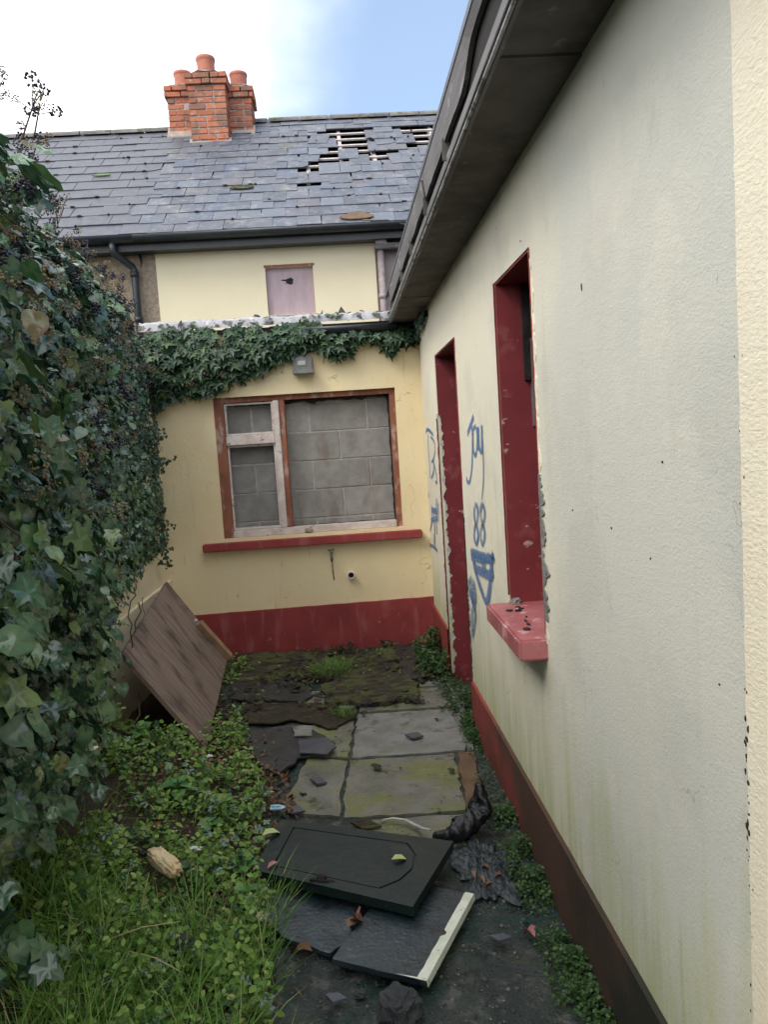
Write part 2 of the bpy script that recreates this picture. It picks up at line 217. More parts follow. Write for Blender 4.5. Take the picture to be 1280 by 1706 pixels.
M['ivy'] = mat('ivy_leaf', None, (.035, .085, .040), 3, bl=.45, bh=.8, ramp=[(0, (.014, .046, .026)), (.35, (.026, .078, .042)), (.7, (.048, .125, .056)), (.9, (.10, .20, .06)), (.98, (.17, .22, .07)), (1, (.16, .10, .05))], rough=.24, spec=.75, trans=.14, bumps=[(80, (1, 1, 1), .002, .3)])
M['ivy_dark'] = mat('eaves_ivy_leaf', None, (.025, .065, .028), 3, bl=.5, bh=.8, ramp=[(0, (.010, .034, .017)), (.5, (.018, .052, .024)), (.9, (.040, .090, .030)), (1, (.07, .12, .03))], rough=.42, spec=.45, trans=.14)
M['dry'] = mat('dry_brown_umbel', None, (.16, .13, .07), 12, ramp=[(0, (.16, .11, .085)), (.5, (.27, .20, .14)), (1, (.36, .29, .17))], rough=.9)
M['berry'] = mat('blue_black_berry', None, (.02, .02, .03), 12, ramp=[(0, (.010, .011, .016)), (1, (.030, .033, .045))], rough=.45)
M['stem'] = mat('brown_ivy_stem', (.13, .10, .06), (.08, .06, .045), 12, bumps=[(50, (1, 1, 1), .004, .6)])
M['mat'] = mat('ivy_shade_backing', (.022, .024, .014), (.012, .013, .009), 12, layers=[((.055, .045, .03), dict(scale=30, lo=.58, hi=.66))], rough=.95, bumps=[(30, (1, 1, 1), .03, .9)])  # dark brown-green that paints the shade behind the ivy leaves
M['grass'] = mat('grass_blade', None, (.10, .20, .045), 6, bl=.5, bh=.8, ramp=[(0, (.08, .19, .034)), (.5, (.15, .32, .06)), (.85, (.24, .38, .08)), (1, (.46, .42, .22))], rough=.5, trans=.25)
M['straw'] = mat('dry_straw', None, (.40, .34, .18), 6, ramp=[(0, (.34, .28, .14)), (1, (.46, .38, .20))], rough=.7)
M['weed'] = mat('lightened_weed_leaf', None, (.085, .15, .035), 5, bl=.5, bh=.8, ramp=[(0, (.075, .15, .034)), (.3, (.14, .26, .052)), (.6, (.19, .33, .065)), (.9, (.26, .38, .09)), (1, (.38, .38, .16))], rough=.45, trans=.2)  # green lightened to offset the ivy's shade on the left bank
M['strip_weed'] = mat('darkened_weed_leaf', None, (.05, .10, .03), 5, bl=.5, bh=.8, ramp=[(0, (.018, .048, .014)), (.5, (.032, .080, .020)), (.9, (.055, .12, .028)), (1, (.10, .14, .04))], rough=.45, trans=.15)  # same weed green darkened for the wall strip, lighting difference put into colour
M['broad'] = mat('broad_green_leaf', None, (.06, .17, .06), 9, bl=.5, bh=.8, ramp=[(0, (.08, .22, .075)), (1, (.13, .30, .09))], rough=.4, trans=.2, bumps=[(60, (1, 1, 1), .003, .5)])
M['dead_leaf'] = mat('dead_brown_leaf', None, (.16, .08, .04), 9, ramp=[(0, (.07, .04, .028)), (.5, (.14, .08, .05)), (1, (.24, .16, .11))], rough=.75)
M['pale_leaf'] = mat('pale_fallen_leaf', None, (.45, .50, .22), 9, ramp=[(0, (.30, .42, .16)), (1, (.50, .52, .25))], rough=.5)
M['red_leaf'] = mat('reddish_fallen_leaf', None, (.40, .16, .17), 9, ramp=[(0, (.34, .13, .13)), (1, (.42, .18, .18))], rough=.5)
M['white_scrap'] = mat('white_plastic_scrap', (.75, .75, .74), (.6, .6, .6), 30, rough=.5)
M['blue_scrap'] = mat('pale_blue_scrap', (.25, .48, .62), (.4, .6, .7), 60, rough=.5)
# spray paint: soft edged thin coat
pm = bpy.data.materials.new('blue_spray_paint'); pm.use_nodes = True; nt = pm.node_tree; p = nt.nodes['Principled BSDF']
p.inputs['Base Color'].default_value = (.10, .19, .36, 1); p.inputs['Roughness'].default_value = .7
at_ = nd(nt, 'ShaderNodeAttribute', attribute_name='cover'); mrr = nd(nt, 'ShaderNodeMapRange', interpolation_type='SMOOTHSTEP')
mrr.inputs['To Max'].default_value = .86; nt.links.new(at_.outputs['Fac'], mrr.inputs['Value'])
mu = nd(nt, 'ShaderNodeMath', operation='MULTIPLY'); nt.links.new(mrr.outputs[0], mu.inputs[0]); nt.links.new(mask(nt, 14, .2, .55), mu.inputs[1])
nt.links.new(mu.outputs[0], p.inputs['Alpha']); M['spray'] = pm

# ------------------------------------------------------------------ mesh helpers
WORLD = {}                         # world origin of every root
def origin(o): return WORLD.get(o.name, Vector((0, 0, 0))) if o else Vector((0, 0, 0))
def tag(o, label=None, cat=None, group=None, kind=None):
    for k, v in (('label', label), ('category', cat), ('group', group), ('kind', kind)):
        if v: o[k] = v
    return o
def link(name, me, m, parent=None, loc=None, mw=None):
    o = bpy.data.objects.new(name, me); COL.objects.link(o)
    if m is not None and me is not None and not me.materials: me.materials.append(m)
    if parent: o.parent = parent
    if mw is not None: o.matrix_local = Matrix.Translation(-origin(parent)) @ mw
    elif loc is not None: o.location = Vector(loc) - origin(parent)
    WORLD[o.name] = origin(parent) if (mw is None and loc is None) else Vector(loc if loc is not None else mw.translation)
    return o
def empty(name, loc, label, cat, group=None):
    o = bpy.data.objects.new(name, None); COL.objects.link(o); o.location = loc; o.empty_display_size = .1
    WORLD[o.name] = Vector(loc); return tag(o, label, cat, group)
def mesh(name, v, f, smooth=False):
    me = bpy.data.meshes.new(name); me.from_pydata([tuple(x) for x in v], [], f); me.update()
    if smooth: me.polygons.foreach_set('use_smooth', [True] * len(me.polygons))
    return me
class MB:
    def __init__(s): s.v = []; s.f = []
    def add(s, v, f):
        n = len(s.v); s.v += [Vector(x) for x in v]; s.f += [[i + n for i in q] for q in f]; return s
    def box(s, a, b, mw=None):
        x0, y0, z0 = a; x1, y1, z1 = b
        v = [Vector(q) for q in ((x0, y0, z0), (x1, y0, z0), (x1, y1, z0), (x0, y1, z0), (x0, y0, z1), (x1, y0, z1), (x1, y1, z1), (x0, y1, z1))]
        if mw is not None: v = [mw @ q for q in v]
        return s.add(v, [(0, 3, 2, 1), (4, 5, 6, 7), (0, 1, 5, 4), (1, 2, 6, 5), (2, 3, 7, 6), (3, 0, 4, 7)])
    def bev(s, a, b, r=.004, mw=None):       # box with chamfered edges
        import bmesh
        bm = bmesh.new(); bmesh.ops.create_cube(bm, size=1)
        for q in bm.verts: q.co = Vector(((a[i] + b[i]) / 2 + q.co[i] * (b[i] - a[i]) for i in range(3)))
        bmesh.ops.bevel(bm, geom=bm.edges[:], offset=r, segments=2, affect='EDGES')
        bm.verts.index_update(); v = [mw @ q.co if mw is not None else q.co.copy() for q in bm.verts]; f = [[q.index for q in p.verts] for p in bm.faces]; bm.free()
        return s.add(v, f)
    def tube(s, pts, r, n=8, cap=True, sq=1.0):
        pts = [Vector(p) for p in pts]; rr = r if isinstance(r, (list, tuple)) else [r] * len(pts); b = len(s.v); up = None
        for i, p in enumerate(pts):
            t = (pts[min(i + 1, len(pts) - 1)] - pts[max(i - 1, 0)]).normalized()
            if up is None: up = Vector((0, 0, 1)) if abs(t.z) < .9 else Vector((1, 0, 0))
            a = t.cross(up).normalized(); c = a.cross(t).normalized(); up = c
            for k in range(n):
                th = 2 * pi * k / n; s.v.append(p + a * cos(th) * rr[i] + c * sin(th) * rr[i] * sq)
        for i in range(len(pts) - 1):
            for k in range(n): s.f.append([b + i * n + k, b + i * n + (k + 1) % n, b + (i + 1) * n + (k + 1) % n, b + (i + 1) * n + k])
        if cap: s.f.append([b + k for k in range(n)][::-1]); s.f.append([b + (len(pts) - 1) * n + k for k in range(n)])
        return s
    def prism(s, poly, t, axis=2):             # polygon (3-D points) thickened by vector t
        n = len(poly); P = [Vector(p) for p in poly]; t = Vector(t)
        return s.add(P + [p + t for p in P], [list(range(n))[::-1], list(range(n, 2 * n))] + [[i, (i + 1) % n, n + (i + 1) % n, n + i] for i in range(n)])
    def build(s, name, m, parent=None, smooth=False):
        o = origin(parent); me = mesh(name, [q - o for q in s.v], s.f, smooth)
        import bmesh
        bm = bmesh.new(); bm.from_mesh(me); bmesh.ops.recalc_face_normals(bm, faces=bm.faces); bm.to_mesh(me); bm.free()
        return link(name, me, m, parent)
def lumpy(center, size, seed, detail=3, amp=.18, freq=2.5, rot=0, flat=0):
    import bmesh
    bm = bmesh.new(); bmesh.ops.create_icosphere(bm, subdivisions=detail, radius=1)
    v = []
    for q in bm.verts:
        c = q.co.copy()
        c = Vector((math.copysign(abs(x) ** (1 - flat), x) for x in c))
        c *= 1 + amp * noise.noise(c * freq + Vector((seed * 7.1, 0, 0))) + amp * .4 * noise.noise(c * freq * 3 + Vector((seed, 5, 0)))
        c = Vector((c.x * size[0], c.y * size[1], c.z * size[2])); c.rotate(Quaternion((0, 0, 1), rot)); v.append(c + Vector(center))
    f = [[q.index for q in p.verts] for p in bm.faces]; bm.free(); return v, f
def grid_sheet(x0, x1, y0, y1, nx, ny, zf):
    xs = np.linspace(x0, x1, nx); ys = np.linspace(y0, y1, ny)
    v = [(x, y, zf(x, y)) for y in ys for x in xs]
    f = [(j * nx + i, j * nx + i + 1, (j + 1) * nx + i + 1, (j + 1) * nx + i) for j in range(ny - 1) for i in range(nx - 1)]
    return v, f

# scatter many small leaves as one mesh
def scatter(name, tv, tf, pos, X, Y, Z, scale, m, parent=None, smooth=False):
    tv = np.array(tv, float); n = len(pos); k = len(tv)
    pos = np.asarray(pos, float) - np.array(origin(parent)); scale = np.asarray(scale, float).reshape(n, 1, 1)
    V = pos[:, None, :] + scale * (tv[None, :, 0:1] * X[:, None, :] + tv[None, :, 1:2] * Y[:, None, :] + tv[None, :, 2:3] * Z[:, None, :])
    V = V.reshape(-1, 3)
    loops = np.concatenate([np.array(q) for q in tf]); ln = np.array([len(q) for q in tf]); nl = len(loops)
    LI = (loops[None, :] + (np.arange(n) * k)[:, None]).ravel()
    lt = np.tile(ln, n); ls = np.concatenate([[0], np.cumsum(lt)[:-1]])
    me = bpy.data.meshes.new(name); me.vertices.add(len(V)); me.vertices.foreach_set('co', V.ravel().astype(np.float32))
    me.loops.add(len(LI)); me.loops.foreach_set('vertex_index', LI.astype(np.int32))
    me.polygons.add(len(lt)); me.polygons.foreach_set('loop_start', ls.astype(np.int32)); me.polygons.foreach_set('loop_total', lt.astype(np.int32))
    if smooth: me.polygons.foreach_set('use_smooth', np.ones(len(lt), bool))
    me.update(calc_edges=True)
    at = me.attributes.new('rnd', 'FLOAT', 'POINT'); at.data.foreach_set('value', np.repeat(nr.random(n), k).astype(np.float32))
    if k in VEIN: av = me.attributes.new('vein', 'FLOAT', 'POINT'); av.data.foreach_set('value', np.tile(np.array(VEIN[k], np.float32), n))
    return link(name, me, m, parent)
def frames(N, tipdir, spin=.5):
    N = N / np.linalg.norm(N, axis=1, keepdims=True)
    t = tipdir - (tipdir * N).sum(1, keepdims=True) * N; t /= np.linalg.norm(t, axis=1, keepdims=True) + 1e-9
    b = np.cross(t, N); a = nr.normal(0, spin, len(N))[:, None]
    Y = t * np.cos(a) + b * np.sin(a); X = np.cross(Y, N); return X, Y, N
# ivy leaf outline, stalk at the origin, tip at y = 1
VEIN = {}
def leaf_shape(half, fold=.12, droop=.12):
    z = lambda x, y: fold * abs(x) - droop * y * y - .25 * x * x
    ring = [(0, .0)] + list(half) + [(0, 1)] + [(-x, y) for x, y in half[::-1]]; n = len(ring)
    rad = [hypot(x, y - .38) for x, y in ring]
    v = [(0, .38, z(0, .38) - .03)]
    for i, (x, y) in enumerate(ring):       # veins sink towards the lobes, blade swells between them
        sinus = rad[i] < (rad[i - 1] + rad[(i + 1) % n]) / 2
        v.append((x * .55, .38 + (y - .38) * .55, z(x * .55, .38 + (y - .38) * .55) + (.05 if sinus else -.03)))
    v += [(x, y, z(x, y) + .05 * sin(i * 2.4 + half[0][0] * 9)) for i, (x, y) in enumerate(ring)]
    vein = [1.0] + [0.0 if rad[i] < (rad[i - 1] + rad[(i + 1) % n]) / 2 else .9 for i in range(n)] + [0.0 if rad[i] < (rad[i - 1] + rad[(i + 1) % n]) / 2 else .55 for i in range(n)]
    VEIN[len(v)] = vein
    return v, [(0, 1 + i, 1 + (i + 1) % n) for i in range(n)] + [(1 + i, 1 + n + i, 1 + n + (i + 1) % n, 1 + (i + 1) % n) for i in range(n)]
IVY_A = leaf_shape([(.22, -.14), (.46, -.06), (.36, .18), (.58, .42), (.30, .50), (.16, .78)])
IVY_B = leaf_shape([(.18, -.08), (.40, .08), (.46, .34), (.34, .62), (.16, .85)])
STAR = leaf_shape([(.16, -.12), (.42, -.16), (.26, .12), (.60, .38), (.22, .44), (.11, .76)])
OVAL = ([(0, 0, 0), (.26, .3, .05), (.26, .68, .03), (0, 1, -.08), (-.26, .68, .03), (-.26, .3, .05), (0, .5, -.02)], [(6, 0, 1), (6, 1, 2), (6, 2, 3), (6, 3, 4), (6, 4, 5), (6, 5, 0)])
DISC = ([(0, 0, 0), (.24, .22, .05), (.34, .5, .06), (.2, .8, .02), (0, 1, -.08), (-.2, .8, .02), (-.34, .5, .06), (-.24, .22, .05), (0, .5, -.02)], [(8, k, (k + 1) % 8) for k in range(8)])
BLADE = ([(-.5, 0, 0), (.5, 0, 0), (-.42, .35, .03), (.42, .35, .03), (-.28, .7, .14), (.28, .7, .14), (0, 1, .34)], [(0, 1, 3, 2), (2, 3, 5, 4), (4, 5, 6)])

# ================================================================== GROUND
def sstep(a, b, x):
    t = min(1, max(0, (x - a) / (b - a))); return t * t * (3 - 2 * t)
def edge_x(y):                    # where the weedy bank meets the yard
    return float(np.interp(y, [0, 1.6, 2.3, 3.0, 3.6, 4.1, 4.9, 5.6], [-.20, -.26, -.36, -.44, -.52, -.68, -1.0, -1.25])) + .05 * noise.noise(Vector((y * 3, 1, 0)))
def ground_h(x, y):
    t = sstep(0, .5, edge_x(y) - x) * (1 - .85 * sstep(3.7, 4.1, y))
    return t * (.10 + .05 * noise.noise(Vector((x * 3, y * 3, 0))) + .4 * max(0, -.62 - x)) + .012 * noise.noise(Vector((x * 9, y * 9, 3))) + .006 * noise.noise(Vector((x * 28, y * 28, 3))) - .006
far_v, far_f = [], []
o = MB().add([(-300, -300, -.05), (300, -300, -.05), (300, 300, -.05), (-300, 300, -.05)], [(0, 1, 2, 3)]).build('ground', M['field']); tag(o, kind='structure')
v, f = grid_sheet(-1.41, .64, -1.2, 6.03, 104, 360, ground_h)
me = mesh('yard_ground', v, f, True); me.materials.append(M['yard']); me.materials.append(M['soil'])
for p in me.polygons:
    if p.center.x < edge_x(p.center.y) + .02: p.material_index = 1
tag(link('yard_ground', me, None), kind='structure')
# path of concrete slabs
path = bpy.data.objects.new('path', None); COL.objects.link(path); WORLD['path'] = Vector((0, 0, 0)); path['kind'] = 'structure'
def outline(pts, jag=.01, step=.05, seed=0):
    P = [Vector(p) for p in pts]; o = []
    for i, a in enumerate(P):
        b = P[(i + 1) % len(P)]; n = max(1, int((b - a).length / step)); d = (b - a).normalized(); nn = Vector((d.y, -d.x, 0))
        for k in range(n):
            q = a.lerp(b, k / n); q = q + nn * noise.noise(q * 14 + Vector((seed, 0, 0))) * jag * 2; o.append(q)
    return o
def slab(px, name, m, parent, top=.012, th=.06, jag=.009, tilt=0, seed=0, label=None):
    P = outline([G(x, y, top) for x, y in px], jag, .04, seed)
    o = MB().prism(P, (0, 0, -th)).build(name, m, parent)
    if label: o['label'] = label
    return o
S = [([(597, 1190), (760, 1180), (775, 1250), (586, 1262)], 'pale_slab'), ([(583, 1268), (757, 1254), (776, 1350), (572, 1362)], 'slab'),
     ([(512, 1262), (577, 1268), (566, 1360), (468, 1352)], 'slab'), ([(524, 1196), (592, 1190), (580, 1262), (508, 1258)], 'slab'),
     ([(762, 1254), (790, 1252), (812, 1350), (780, 1352)], 'rust_slab'), ([(600, 1150), (735, 1145), (758, 1176), (598, 1186)], 'slab'),
     ([(738, 1146), (768, 1142), (789, 1248), (779, 1249)], 'pale_slab'), ([(400, 1150), (596, 1152), (594, 1186), (408, 1200)], 'slab'),
     ([(590, 1368), (775, 1356), (800, 1405), (600, 1420)], 'slab'), ([(640, 1110), (735, 1100), (760, 1140), (640, 1146)], 'slab')]
for i, (px, mm) in enumerate(S): slab(px, 'paving_slab', M[mm], path, top=.003 + .001 * (i % 3), seed=i)

# ================================================================== REAR EXTENSION
YB = 6.022
ext = empty('rear_extension', (-.4, YB, 0), 'low yellow rear extension with red plinth and blocked window at the end of the yard', 'building')
WX0, WX1, WZ0, WZ1 = -.965, .422, .925, 2.0
XL, XR = -1.41, .627
b = MB()
for x0, x1, z0, z1 in ((XL, WX0, .33, 2.47), (WX1, XR, .33, 2.47), (WX0, WX1, .33, WZ0), (WX0, WX1, WZ1, 2.47)):
    b.box((x0, YB, z0), (x1, YB + .24, z1))
b.build('wall', M['back_wall'], ext)
b = MB(); P = []
nx = 60
for i in range(nx + 1):
    x = XL + (XR - XL) * i / nx
    P.append((x, YB - .022, .355 + .012 * (i / nx - .5) + .003 * noise.noise(Vector((x * 9, 0, 0)))))
for i in range(nx):
    a, c = P[i], P[i + 1]
    n = len(b.v); b.v += [Vector(q) for q in ((a[0], a[1], -.1), (c[0], c[1], -.1), c, a, (c[0], YB + .002, c[2]), (a[0], YB + .002, a[2]))]
    b.f += [[n, n + 1, n + 2, n + 3], [n + 3, n + 2, n + 4, n + 5]]
b.build('plinth', M['red'], ext)
MB().box((XL, YB + .004, -.1), (XR, YB + .24, .33)).build('footing_wall', M['cement'], ext)
# sill
o = MB().bev((-1.122, YB - .075, .838), (.562, YB + .10, .898), .006).build('sill', M['red'], ext)
# window
wf = MB()
wf.box((WX0, YB + .018, WZ0 - .02), (WX0 + .072, YB + .095, WZ1)); wf.box((WX1 - .045, YB + .037, WZ0 - .02), (WX1, YB + .095, WZ1))
wf.box((WX0 + .072, YB + .036, WZ1 - .04), (WX1 - .045, YB + .095, WZ1))
win = wf.build('window', M['brown_wood'], ext)
MB().bev((WX0 + .073, YB + .02, WZ0), (WX1 - .045, YB + .096, WZ0 + .055), .006).build('bottom_rail', M['white_wood'], win)
MX = -.475
MB().bev((MX + .003, YB + .028, WZ0 + .056), (MX + .045, YB + .094, WZ1 - .041), .006).build('mullion', M['brown_wood'], win)
MB().bev((MX - .045, YB + .024, WZ0 + .056), (MX + .001, YB + .09, WZ1 - .041), .005).build('hanging_stile', M['white_wood'], win)
MB().bev((WX0 + .073, YB + .026, 1.635), (MX - .046, YB + .093, 1.71), .005).build('transom', M['white_wood'], win)
b = MB(); sash = [(WX0 + .074, MX - .047, 1.712, WZ1 - .045), (WX0 + .074, MX - .047, WZ0 + .058, 1.633)]
for x0, x1, z0, z1 in sash:
    t = .014
    for q in ((x0, x0 + t, z0, z1), (x1 - t, x1, z0, z1), (x0 + t, x1 - t, z0, z0 + t), (x0 + t, x1 - t, z1 - t, z1)):
        b.box((q[0], YB + .05, q[2]), (q[1], YB + .088, q[3]))
b.build('casement', M['white_wood'], win)
b = MB()      # charred remains round the panes
def char_strip(a, c, w, n=26):
    a = Vector(a); c = Vector(c); d = (c - a).normalized(); s = Vector((-d.z, 0, d.x)); pts = []
    for i in range(n + 1): pts.append(a.lerp(c, i / n) + s * (w * (.35 + .9 * abs(noise.noise(Vector((i * .45, a.x * 9, a.z * 9)))))))
    for i in range(n):
        p0, p1 = a.lerp(c, i / n), a.lerp(c, (i + 1) / n); b.add([p0, p1, pts[i + 1], pts[i], p0 + Vector((0, .02, 0)), p1 + Vector((0, .02, 0)), pts[i + 1] + Vector((0, .02, 0)), pts[i] + Vector((0, .02, 0))],
            [(0, 1, 2, 3), (7, 6, 5, 4), (0, 4, 5, 1), (3, 2, 6, 7)])
y = YB + .099
char_strip((WX1 - .02, y, WZ1 - .03), (MX, y, WZ1 - .03), .06); char_strip((MX + .028, y, WZ1), (MX + .028, y, WZ0 + .05), .028)
char_strip((WX1 - .045, y, WZ0), (WX1 - .045, y, WZ1), .022); char_strip((MX, y, WZ1 - .045), (WX0, y, WZ1 - .045), .035)
char_strip((MX - .03, y, WZ0), (MX - .03, y, WZ1), .028); char_strip((WX0 + .06, y, WZ1), (WX0 + .06, y, WZ0), .028); char_strip((MX - .03, y, 1.66), (WX0, y, 1.66), .045)
char_strip((WX0, y, WZ0 + .05), (MX, y, WZ0 + .05), .025); char_strip((MX, y, WZ0 + .05), (WX1, y, WZ0 + .05), .012)
b.build('charred_rebate', M['charred'], win)
# infill blocks
MB().box((WX0 - .02, YB + .1405, WZ0 - .03), (WX1 + .02, YB + .22, WZ1 + .02)).build('mortar_bed', M['mortar'], win)
zt = [.80, 1.027, 1.252, 1.477, 1.702, 1.927, 2.02]
bl = {}
for r in range(6):
    z0, z1 = zt[r] + .005, zt[r + 1] - .005; off = (.0 if r % 2 else .225) + .09
    x = WX0 - .45 + off - .05
    while x < WX1:
        x0, x1 = max(x + .005, WX0 - .01), min(x + .445, WX1 + .01); zz0, zz1 = max(z0, WZ0 - .02), min(z1, WZ1 + .01)
        if x1 - x0 > .04:
            pr = rnd.uniform(0, .004)
            MB().bev((x0, YB + .134 + pr, zz0), (x1, YB + .149 + .03, zz1), .004).build('block', M['block'], win)
        x += .45
# splashes of mortar on rail, chips
MB().add(*lumpy((-.31, YB + .012, .945), (.035, .018, .02), 3, 2, .4)).build('mortar_lump', M['flaunching'], win)
# sloping roof of the extension with torn flashing
b = MB(); b.box((XL, YB - .03, 2.47), (XR, YB + .26, 2.50)); b.build('eaves_board', M['charred'], ext)
MB().add([(XL - .1, YB - .02, 2.502), (XR, YB - .02, 2.502), (XR, 8.5, 2.80), (XL - .1, 8.5, 2.80)], [(0, 1, 2, 3)]).build('roof', M['felt'], ext)
b = MB(); nx = 90; prev = None
for i in range(nx + 1):
    x = XL - .05 + (XR - .16 - XL + .05) * i / nx
    h = .075 + .014 * noise.noise(Vector((x * 7, 2, 0))) - .012 * (i / nx) + .012 * noise.noise(Vector((x * 24, 2, 0)))
    low = .004 * noise.noise(Vector((x * 15, 8, 0)))
    c = [Vector((x, YB - .055, 2.515 + low)), Vector((x, YB - .045, 2.53 + h * .45)), Vector((x, YB + .0, 2.515 + h)), Vector((x, YB + .16, 2.53 + h * .9))]
    if prev: b.add(prev + c, [(0, 4, 5, 1), (1, 5, 6, 2), (2, 6, 7, 3)])
    prev = c
b.build('flashing', M['lead'], ext, True)
b = MB()
for x, wd, hh in ((-.78, .12, .03), (-.62, .16, .045), (-.44, .1, .03), (-.14, .10, .055), (.02, .22, .06), (.20, .12, .04), (.44, .16, .035), (-1.15, .1, .025)):
    P = [(x - wd / 2, YB + .17, 2.56), (x + wd / 2, YB + .17, 2.56)] + [(x + wd / 2 - wd * k / 6, YB + .17 + .01 * k, 2.60 + hh * abs(noise.noise(Vector((x * 5, k * .8, 0)))) * 1.8) for k in range(7)]
    MB().prism(P, (0, .05, .01)).build('torn_felt', M['felt'], ext)
b = MB()
pr = None
for i in range(2):   # black gutter remnant
    pass
for k, x in enumerate((-.25, .46)):
    c = [Vector((x, YB - .07 + .06 * -cos(t), 2.47 - .055 * sin(t))) for t in np.linspace(0, pi, 9)]
    if pr: b.add(pr + c, [(j, j + 1, 10 + j, 9 + j) for j in range(8)])
    pr = c
g = b.build('gutter', M['black_pvc'], ext, True); md = g.modifiers.new('t', 'SOLIDIFY'); md.thickness = .004
MB().box((-.25, YB - .018, 2.37), (.56, YB - .001, 2.469)).build('fascia', M['black_pvc'], ext)
# lamp, tap, waste pipe
lp = empty('security_light', (-.262, YB, 2.2), 'grey bulkhead lamp fixed under the ivy above the blocked window', 'lamp')
MB().bev((-.335, YB - .07, 2.155), (-.185, YB, 2.27), .01).build('housing', M['grey_plastic'], lp)
MB().bev((-.34, YB - .10, 2.135), (-.18, YB - .02, 2.165), .006).build('rim', M['grey_plastic'], lp)
MB().bev((-.30, YB - .076, 2.20), (-.24, YB - .0705, 2.235), .002).build('lens', M['lens'], lp)
tp = empty('outside_tap', (-.150, YB, .70), 'small tarnished tap hanging on the yellow wall below the red sill', 'tap')
MB().tube([(-.15, YB, .76), (-.15, YB - .04, .76), (-.15, YB - .055, .73), (-.15, YB - .055, .70)], [.009, .009, .010, .008]).build('spout', M['metal'], tp, True)
MB().tube([(-.175, YB - .035, .785), (-.125, YB - .035, .79)], .007, 6).tube([(-.15, YB - .035, .76), (-.15, YB - .035, .788)], .006, 6).build('handle', M['metal'], tp, True)
MB().tube([(-.15, YB - .006, .76), (-.148, YB - .006, .62), (-.142, YB - .006, .55)], .0045, 6).build('pipe', M['metal'], tp, True)
wp = empty('waste_pipe', (-.008, YB, .58), 'white waste pipe stub poking from the yellow wall right of the tap', 'pipe')
b = MB()
for r0, r1 in ((.029, .029),):
    n = 20; ring = lambda y, r: [(-.008 + r * cos(2 * pi * k / n), y, .58 + r * sin(2 * pi * k / n)) for k in range(n)]
    vv = ring(YB, .029) + ring(YB - .05, .029) + ring(YB - .05, .023) + ring(YB + .02, .023)
    b.add(vv, [(q * n + k, q * n + (k + 1) % n, (q + 1) * n + (k + 1) % n, (q + 1) * n + k) for q in range(3) for k in range(n)])
b.build('stub', M['white_plastic'], wp)
MB().tube([(-.008, YB - .008, .58), (-.008, YB + .019, .58)], .0225, 16).build('bore', M['charred'], wp)

# ================================================================== WING (right)
XW = .627
wing = empty('cottage_wing', (XW, 2.5, 0), 'long cream painted cottage wing with red openings running along the right of the yard', 'building')
DY0, DY1, DZ1 = 4.186, 5.10, 2.125
NY0, NY1, NZ0, NZ1 = 2.50, 3.075, .905, 2.18
YN, YQ = -1.3, 1.195
b = MB(); PZ = .30
cells = [(YQ, NY0, -.05, 2.62), (NY0, NY1, -.05, NZ0), (NY0, NY1, NZ1, 2.62), (NY1, DY0, -.05, 2.62), (DY0, DY1, DZ1, 2.62), (DY1, YB + .6, -.05, 2.62), (YN, YQ, -.05, 2.62)]
for y0, y1, z0, z1 in cells: b.box((XW, y0, z0), (XW + .32, y1, z1))
b.build('wall', M['wing_wall'], wing)
# cream band near the camera, ragged edge
b = MB(); n = 200; pts = []
for i in range(n + 1):
    z = -.05 + 2.65 * i / n; pts.append(YQ + .004 * noise.noise(Vector((0, 3, z * 25))) + .002 * noise.noise(Vector((0, 7, z * 90))))
for i in range(n):
    z0, z1 = -.05 + 2.65 * i / n, -.05 + 2.65 * (i + 1) / n
    b.add([(XW - .007, YN, z0), (XW - .007, pts[i], z0), (XW - .007, pts[i + 1], z1), (XW - .007, YN, z1), (XW + .002, pts[i], z0), (XW + .002, pts[i + 1], z1)], [(0, 3, 2, 1), (1, 2, 5, 4)])
b.build('corner_band', M['quoin'], wing)
b = MB()      # broken bits at the edge of the band
for i in range(46):
    z = rnd.gauss(1.02, .10) if i < 26 else rnd.uniform(.5, 1.75); s = rnd.uniform(.0012, .0036) * (1.2 if abs(z - 1.02) < .12 else .6)
    b.add(*lumpy((XW - .007, YQ + rnd.gauss(.001, .004), z), (s * .5, s, s * rnd.uniform(1, 2.2)), i, 1, .5))
b.build('broken_edge', M['charred'], wing)
# plinth: slightly proud band, three lengths
b = MB()
for y0, y1 in ((YN, DY0 - .03), (DY1 + .02, YB - .02)):
    n = max(2, int((y1 - y0) * 20))
    for i in range(n):
        a, c = y0 + (y1 - y0) * i / n, y0 + (y1 - y0) * (i + 1) / n
        h = lambda y: .285 - .012 * (y - 1.5) + (.07 if y > 5.05 else 0) + .003 * noise.noise(Vector((y * 8, 4, 0)))
        b.add([(XW - .016, a, -.1), (XW - .016, c, -.1), (XW - .016, c, h(c)), (XW - .016, a, h(a)), (XW + .002, c, h(c)), (XW + .002, a, h(a))], [(0, 3, 2, 1), (3, 5, 4, 2)])
    b.add([(XW - .016, y1, -.1), (XW + .002, y1, -.1), (XW + .002, y1, .25), (XW - .016, y1, .25)], [(0, 1, 2, 3)]); b.build('plinth', M['plinth'], wing); b = MB()
